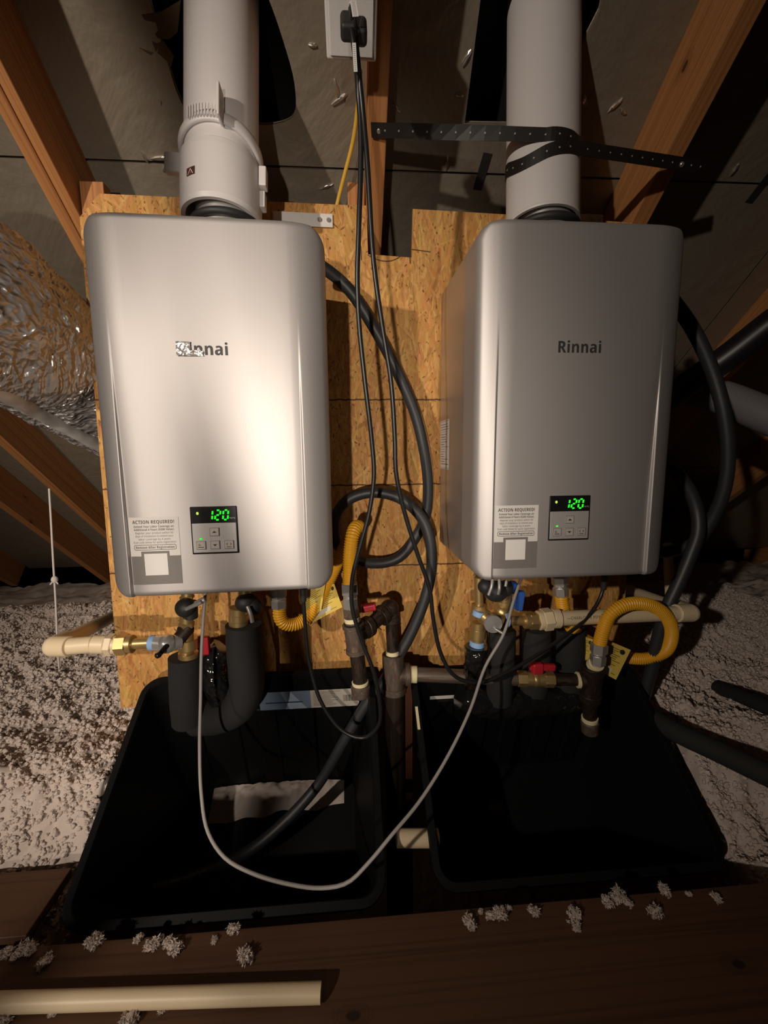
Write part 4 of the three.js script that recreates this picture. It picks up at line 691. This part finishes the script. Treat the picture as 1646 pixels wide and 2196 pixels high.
// ---------------------------------------------------------------- black tubs
function rrect(w, d, zc, y, r, n = 8) { const P = []; for (const [sx, sz, a0] of [[1, 1, 0], [-1, 1, Math.PI / 2], [-1, -1, Math.PI], [1, -1, 1.5 * Math.PI]]) for (let i = 0; i <= n; i++) { const a = a0 + i / n * Math.PI / 2; P.push([sx * (w / 2 - r) + r * Math.cos(a), y, zc + sz * (d / 2 - r) + r * Math.sin(a)]); } return P; }
function tub(pos, tilt, w, d, depth, label) {
  const t = thing('drain_tub', label, 'tub', pos, 'black plastic tubs'); t.rotation.x = tilt;
  const bk = 0.3 * depth, bd = d - bk - 0.03, bz = (bk - 0.03) / 2;
  const loops = [rrect(w - 0.07, bd + 0.008, bz, -depth - 0.004, 0.03), rrect(w + 0.006, d + 0.006, 0, -0.012, 0.034), rrect(w + 0.03, d + 0.03, 0, -0.014, 0.043), rrect(w + 0.032, d + 0.032, 0, -0.011, 0.044), rrect(w + 0.03, d + 0.03, 0, 0, 0.043), rrect(w + 0.004, d + 0.004, 0, 0.001, 0.03), rrect(w, d, 0, -0.004, 0.03), rrect(w - 0.078, bd, bz, -depth, 0.03)];
  const m = loops[0].length, P = [], I = [];
  for (let k = 0; k < loops.length - 1; k++) { const b = P.length / 3; P.push(...loops[k].flat(), ...loops[k + 1].flat()); for (let i = 0; i < m; i++) { const j = (i + 1) % m; I.push(b + i, b + m + i, b + j, b + j, b + m + i, b + m + j); } }
  for (const [k, up] of [[0, 0], [loops.length - 1, 1]]) { const b = P.length / 3; P.push(0, loops[k][0][1], bz, ...loops[k].flat()); for (let i = 0; i < m; i++) { const j = (i + 1) % m; up ? I.push(b, b + 1 + j, b + 1 + i) : I.push(b, b + 1 + i, b + 1 + j); } }
  let g = new THREE.BufferGeometry(); g.setAttribute('position', new THREE.Float32BufferAttribute(P, 3)); g.setIndex(I); g.computeVertexNormals(); obj('shell', g, M.tub, t);
  // upright ribs pressed into the back wall
  for (let i = 0; i < 5; i++) { const rg = new RoundedBoxGeometry(0.05, depth * 0.74, 0.016, 2, 0.006); rg.rotateX(-Math.atan2(bk, depth)); const k = 0.6; rg.translate((i - 2) * 0.094, -depth * k, -d / 2 + bk * k - 0.001); obj('rib', rg, M.tub, t); }
  return t;
}
const tubA = tub([-0.225, 0.0925, 0.245], 0.5847, 0.505, 0.405, 0.37, 'black plastic tub holding the curving hose and the tub sticker');
const tubB = tub([0.415, 0.075, 0.222], 0.6196, 0.535, 0.395, 0.37, 'empty black plastic tub under the gas valve beside the wooden post');
{
  const lm = canvasTex(512, 128, (x, w, h) => {
    x.fillStyle = '#6f7f94'; x.fillRect(0, 0, w, h); x.fillStyle = '#9fb0c4'; x.beginPath(); x.moveTo(110, 0); x.lineTo(160, 0); x.lineTo(240, h); x.lineTo(150, h); x.fill(); x.fillStyle = '#2f3a4a'; x.fillRect(30, 74, 190, 8);
    x.fillStyle = '#b9b1a6'; x.fillRect(262, 0, 250, h); x.fillStyle = '#6d665e'; for (let y = 12; y < 116; y += 9) x.fillRect(276, y, rr(90, 140), 3); x.fillStyle = '#3a3632'; for (let s = 430; s < 500; s += 4) x.fillRect(s, 44, rr(1, 3), 46);
  });
  const g = new THREE.PlaneGeometry(0.24, 0.058); const o = obj('sticker', g, new THREE.MeshStandardMaterial({ map: lm, roughness: 0.35 }), tubA); o.rotation.x = -Math.atan2(0.111, 0.37); o.position.set(0.11, -0.062, -0.2025 + 0.0186 + 0.009); o.userData.label = 'grey and white printed product label';
  const w = new THREE.PlaneGeometry(0.08, 0.012), p = obj('sticker', w, new THREE.MeshStandardMaterial({ color: new THREE.Color().setRGB(0.7, 0.68, 0.64), roughness: 0.5 }), tubB); p.rotation.x = -Math.atan2(0.111, 0.37); p.position.set(-0.19, -0.075, -0.1975 + 0.0225 + 0.008);
  const pk = obj('drain_plug', lathe([[0, 0], [0.02, 0], [0.021, 0.006], [0.014, 0.01], [0, 0.008]]), new THREE.MeshStandardMaterial({ color: new THREE.Color().setRGB(0.2, 0.13, 0.09), roughness: 0.6 }), tubB); pk.position.set(-0.045, -0.369, 0.02);
  const tp = new THREE.BoxGeometry(0.006, 0.003, 0.05), ty = obj('tape_strip', tp, M.tape, tubB); ty.position.set(-0.278, 0.003, -0.09);
}
{
  const p = obj('wooden_post', board(0.036, 0.72, 0.03, 4), new THREE.MeshStandardMaterial({ map: woodTexture([104, 58, 32], [60, 28, 12], 120), roughness: 0.7 })); p.position.set(0.118, -0.15, 0.06); tag(p, 'reddish brown wooden post standing between the two black tubs', 'post');
  tag(obj('pipe_stub', cyl([0.072, -0.025, 0.3], [0.156, -0.032, 0.3], 0.0165), M.cream), 'short cream plastic pipe end low in the gap between the tubs', 'plastic pipe');
  tag(obj('loose_pipe', sweep(new THREE.LineCurve3(V([-0.639, 0.011, 0.529]), V([-0.056, 0.012, 0.562])), 0.0112, { n: 4, m: 32 }), M.cream), 'loose cream plastic pipe lying on the plywood floor', 'plastic pipe');
}

{ // insulation that has fallen along the back of the first tub
  const n = 70, m = 26, P = [], I = [];
  for (let j = 0; j <= m; j++) for (let i = 0; i <= n; i++) {
    const u = i / n, v = j / m, e = Math.sin(u * Math.PI) ** 0.5 * (1 - v * v), x = -0.165 + 0.35 * u, z = v * (0.055 + 0.02 * fbm(u * 3, 2, 1, 2) + 0.025 * (1 - u));
    P.push(x, -0.3695 + e * (0.022 + 0.012 * fbm(x * 40, z * 40, 2, 3)), -0.089 + z);
  }
  for (let j = 0; j < m; j++) for (let i = 0; i < n; i++) { const a = j * (n + 1) + i; I.push(a, a + n + 1, a + 1, a + 1, a + n + 1, a + n + 2); }
  const g = new THREE.BufferGeometry(); g.setAttribute('position', new THREE.Float32BufferAttribute(P, 3)); g.setIndex(I); g.computeVertexNormals();
  const o = obj('insulation_pile', g, M.fluff); o.position.copy(tubA.position); o.rotation.copy(tubA.rotation); tag(o, 'pale heap of insulation along the bottom of the tub holding the hose', 'insulation');
}

// ---------------------------------------------------------------- ducts and pipes in the background
{
  const t = thing('flexible_duct', 'large crinkled silver foil duct beside the torn-logo heater', 'duct');
  const crinkle = canvasTex(512, 512, (x, w, h) => { const im = x.createImageData(w, h); for (let j = 0; j < h; j++) for (let i = 0; i < w; i++) { const a = i / w * 6.2832, b = j / h * 6.2832, f = (k, o) => noise.noise(Math.cos(a) * k + o, Math.sin(a) * k + Math.cos(b) * k, Math.sin(b) * k + o); const v = 1 - Math.abs(f(3.2, 2)) * 1.3 - Math.abs(f(6.5, 7)) * 0.7, q = (j * w + i) * 4; im.data[q] = im.data[q + 1] = im.data[q + 2] = Math.max(0, Math.min(255, v * 235)); im.data[q + 3] = 255; } x.putImageData(im, 0, 0); }, { data: true, repeat: [2.1, 2.1] });
  M.duct = new THREE.MeshStandardMaterial({ bumpMap: crinkle, bumpScale: 0.013, color: new THREE.Color().setRGB(0.6, 0.58, 0.57), metalness: 0.6, roughness: 0.38, side: THREE.DoubleSide });
  const pts = [[-0.73, 1.051, 0.3], [-0.703, 1.028, 0.2], [-0.705, 1.001, 0.08], [-0.712, 0.967, -0.06], [-0.704, 0.913, -0.2], [-0.678, 0.853, -0.36], [-0.637, 0.787, -0.52]];
  obj('jacket', sweep(pts, 0.15, { n: 260, m: 150, bump: (s, a) => { const u = fbm(s * 7, Math.cos(a) * 2, Math.sin(a) * 2, 3), w = fbm(s * 42 + 4 * u, Math.cos(a) * 5 + 9, Math.sin(a) * 5, 3); return 0.013 * u + 0.006 * Math.abs(w); } }), M.duct, t);
  obj('seam', sweep([[-0.737, 0.885, 0.32], [-0.707, 0.876, 0.22], [-0.693, 0.856, 0.12], [-0.702, 0.818, -0.02], [-0.672, 0.763, -0.14], [-0.635, 0.697, -0.3]], 0.016, { n: 120, m: 14, bump: (s, a) => 0.003 * noise.noise(s * 30, Math.cos(a), Math.sin(a)) }), new THREE.MeshStandardMaterial({ color: new THREE.Color().setRGB(0.55, 0.52, 0.49), roughness: 0.5, metalness: 0.3 }), t);
}
tag(obj('grey_duct', sweep([[1.011, 0.931, -0.3], [1.1, 0.886, -0.2], [1.145, 0.818, -0.08], [1.213, 0.741, 0.05]], 0.047, { m: 32 }), M.greyDuct), 'smooth grey round duct running off behind the shaded heater', 'duct');
tag(obj('dark_pipe', sweep([[0.839, 0.78, -0.26], [0.953, 0.889, -0.2], [1.047, 0.983, -0.12], [1.097, 1.048, -0.06], [1.167, 1.142, 0.04]], 0.037, { m: 28 }), new THREE.MeshStandardMaterial({ color: new THREE.Color().setRGB(0.014, 0.01, 0.014), roughness: 0.4 })), 'dark insulated pipe slanting up across the rafters above the grey duct', 'insulated pipe');
tag(obj('drain_riser', cyl([0.86, 0.474, -0.05], [0.882, 0.294, -0.05], 0.0115), M.cream), 'thin upright cream pipe beside the black hose loop', 'plastic pipe');
tag(obj('floor_pipe', sweep([[0.701, 0.09, 0.103], [0.71, 0.1, 0.201], [0.749, 0.105, 0.284], [0.782, 0.11, 0.359], [0.819, 0.11, 0.422]], 0.022, { m: 24 }), M.foam), 'black foam-covered pipe lying on the insulation beside the right tub', 'insulated pipe');
tag(obj('floor_pipe', sweep([[0.982, 0.085, 0.021], [0.972, 0.11, 0.116], [0.971, 0.13, 0.22]], 0.018, { m: 24 }), M.foam), 'short black foam-covered pipe half buried in insulation beyond the longer one', 'insulated pipe');

// ---------------------------------------------------------------- insulation tufts on the plywood
{
  const protos = [1, 2, 3, 4].map((k) => { const parts = [tuftGeometry(k * 2.7, 3).scale(0.7, 0.7, 0.7)]; for (let i = 0; i < 40; i++) { const q = puffGeometry(), c = rr(0.35, 0.75); q.scale(c, c, c); q.translate(rr(-0.9, 0.9), rr(-0.5, 0.8), rr(-0.9, 0.9)); parts.push(q); } return mergeGeometries(parts.map(norm)); });
  const spots = [[-0.598, 0.004, 0.365], [-0.578, 0.004, 0.351], [-0.538, 0.004, 0.364], [-0.492, 0.004, 0.39], [-0.523, 0.004, 0.47], [-0.495, 0.004, 0.469], [-0.509, 0.004, 0.476], [-0.46, 0.004, 0.487], [-0.403, 0.004, 0.467], [-0.338, 0.004, 0.466], [-0.313, 0.004, 0.479], [-0.304, 0.004, 0.468], [-0.291, 0.004, 0.476], [-0.279, 0.004, 0.484], [-0.222, 0.004, 0.478], [-0.198, 0.004, 0.463], [-0.169, 0.004, 0.505], [-0.408, 0.004, 0.548], [-0.467, 0.004, 0.551], [-0.302, 0.004, 0.564], [-0.264, 0.004, 0.555], [0.168, 0.004, 0.488], [0.19, 0.004, 0.47], [0.204, 0.004, 0.478], [0.219, 0.004, 0.477], [0.236, 0.004, 0.469], [0.273, 0.004, 0.462], [0.333, 0.004, 0.491], [0.329, 0.004, 0.507], [0.398, 0.004, 0.473], [0.42, 0.004, 0.469], [0.43, 0.004, 0.477], [0.503, 0.004, 0.465], [0.539, 0.004, 0.471], [0.579, 0.004, 0.482], [0.464, 0.004, 0.496]];
  spots.forEach((p, i) => { if (p[2] < 0.464) p[2] = 0.466 + 0.006 * (i % 3); const o = obj('insulation_tuft', protos[i % 4], M.fluff); const s = 0.0032 + 0.0065 * ((i * 37) % 11) / 11; o.scale.set(s * 1.3, s * 0.75, s); o.rotation.y = i * 1.9; o.position.set(p[0], s * 0.6, p[2]); tag(o, 'small white tuft of insulation fibre lying on the brown plywood', 'tuft', 'insulation tufts on the plywood'); });
}

// ---------------------------------------------------------------- lamps behind the photographer
M.glow = new THREE.MeshStandardMaterial({ color: 0x000000, emissive: LAMP_COLOR, emissiveIntensity: 3 });
{
  const p = WORK_LAMP.pos, t = thing('work_lamp', 'black tripod work lamp with a lit round head', 'lamp', [p[0], 0, p[2]]);
  obj('pole', cyl([0, 0.25, 0.1], [0, p[1] - 0.06, 0.1], 0.012), M.rubber, t);
  for (let k = 0; k < 3; k++) { const a = k * 2.094; obj('leg', cyl([0, 0.3, 0.1], [0.22 * Math.sin(a), 0.008, 0.1 + 0.22 * Math.cos(a)], 0.008), M.rubber, t); }
  obj('head', lathe([[0.02, -0.09], [0.055, -0.05], [0.06, 0], [0.055, 0], [0.05, -0.04], [0, -0.05]]).rotateX(-Math.PI / 2).translate(0, p[1], 0.03), M.rubber, t);
  obj('diffuser', new THREE.CylinderGeometry(0.05, 0.05, 0.006, 32).rotateX(Math.PI / 2).translate(0, p[1], 0.035), M.glow, t);
  const l = new THREE.SpotLight(LAMP_COLOR, WORK_LAMP.power, 0, 0.72, 0.9, 2); l.position.set(0, p[1], 0); l.target.position.set(WORK_LAMP.aim[0] - p[0], WORK_LAMP.aim[1], WORK_LAMP.aim[2] - p[2]); t.add(l.target); l.castShadow = true; l.shadow.radius = 1.3; t.add(l);
}
{
  const p = HAND_LAMP.pos, b = thing('storage_box', 'plain cardboard storage box behind the photographer', 'box', [p[0], 0, p[2] + 0.16]);
  obj('carton', board(0.26, p[1] - 0.03, 0.2).translate(0, (p[1] - 0.03) / 2, 0), M.osbEdge, b);
  const t = thing('torch', 'black hand torch lying lit on a cardboard box', 'torch', [p[0], p[1], p[2]]);
  obj('barrel', cyl([0, 0, 0.05], [0, 0, 0.2], 0.016), M.rubber, t); obj('head', cyl([0, 0, 0.055], [0, 0, 0.02], 0.018, 0.028), M.rubber, t); obj('lens', cyl([0, 0, 0.021], [0, 0, 0.017], 0.025), M.glow, t);
  const l = new THREE.SpotLight(LAMP_COLOR, HAND_LAMP.power, 0, 0.43, 0.6, 2); l.position.set(0, 0, 0); l.target.position.set(HAND_LAMP.aim[0] - p[0], HAND_LAMP.aim[1] - p[1], HAND_LAMP.aim[2] - p[2]); l.castShadow = true; l.shadow.radius = 1; t.add(l, l.target);
}

renderer.render(scene, camera);
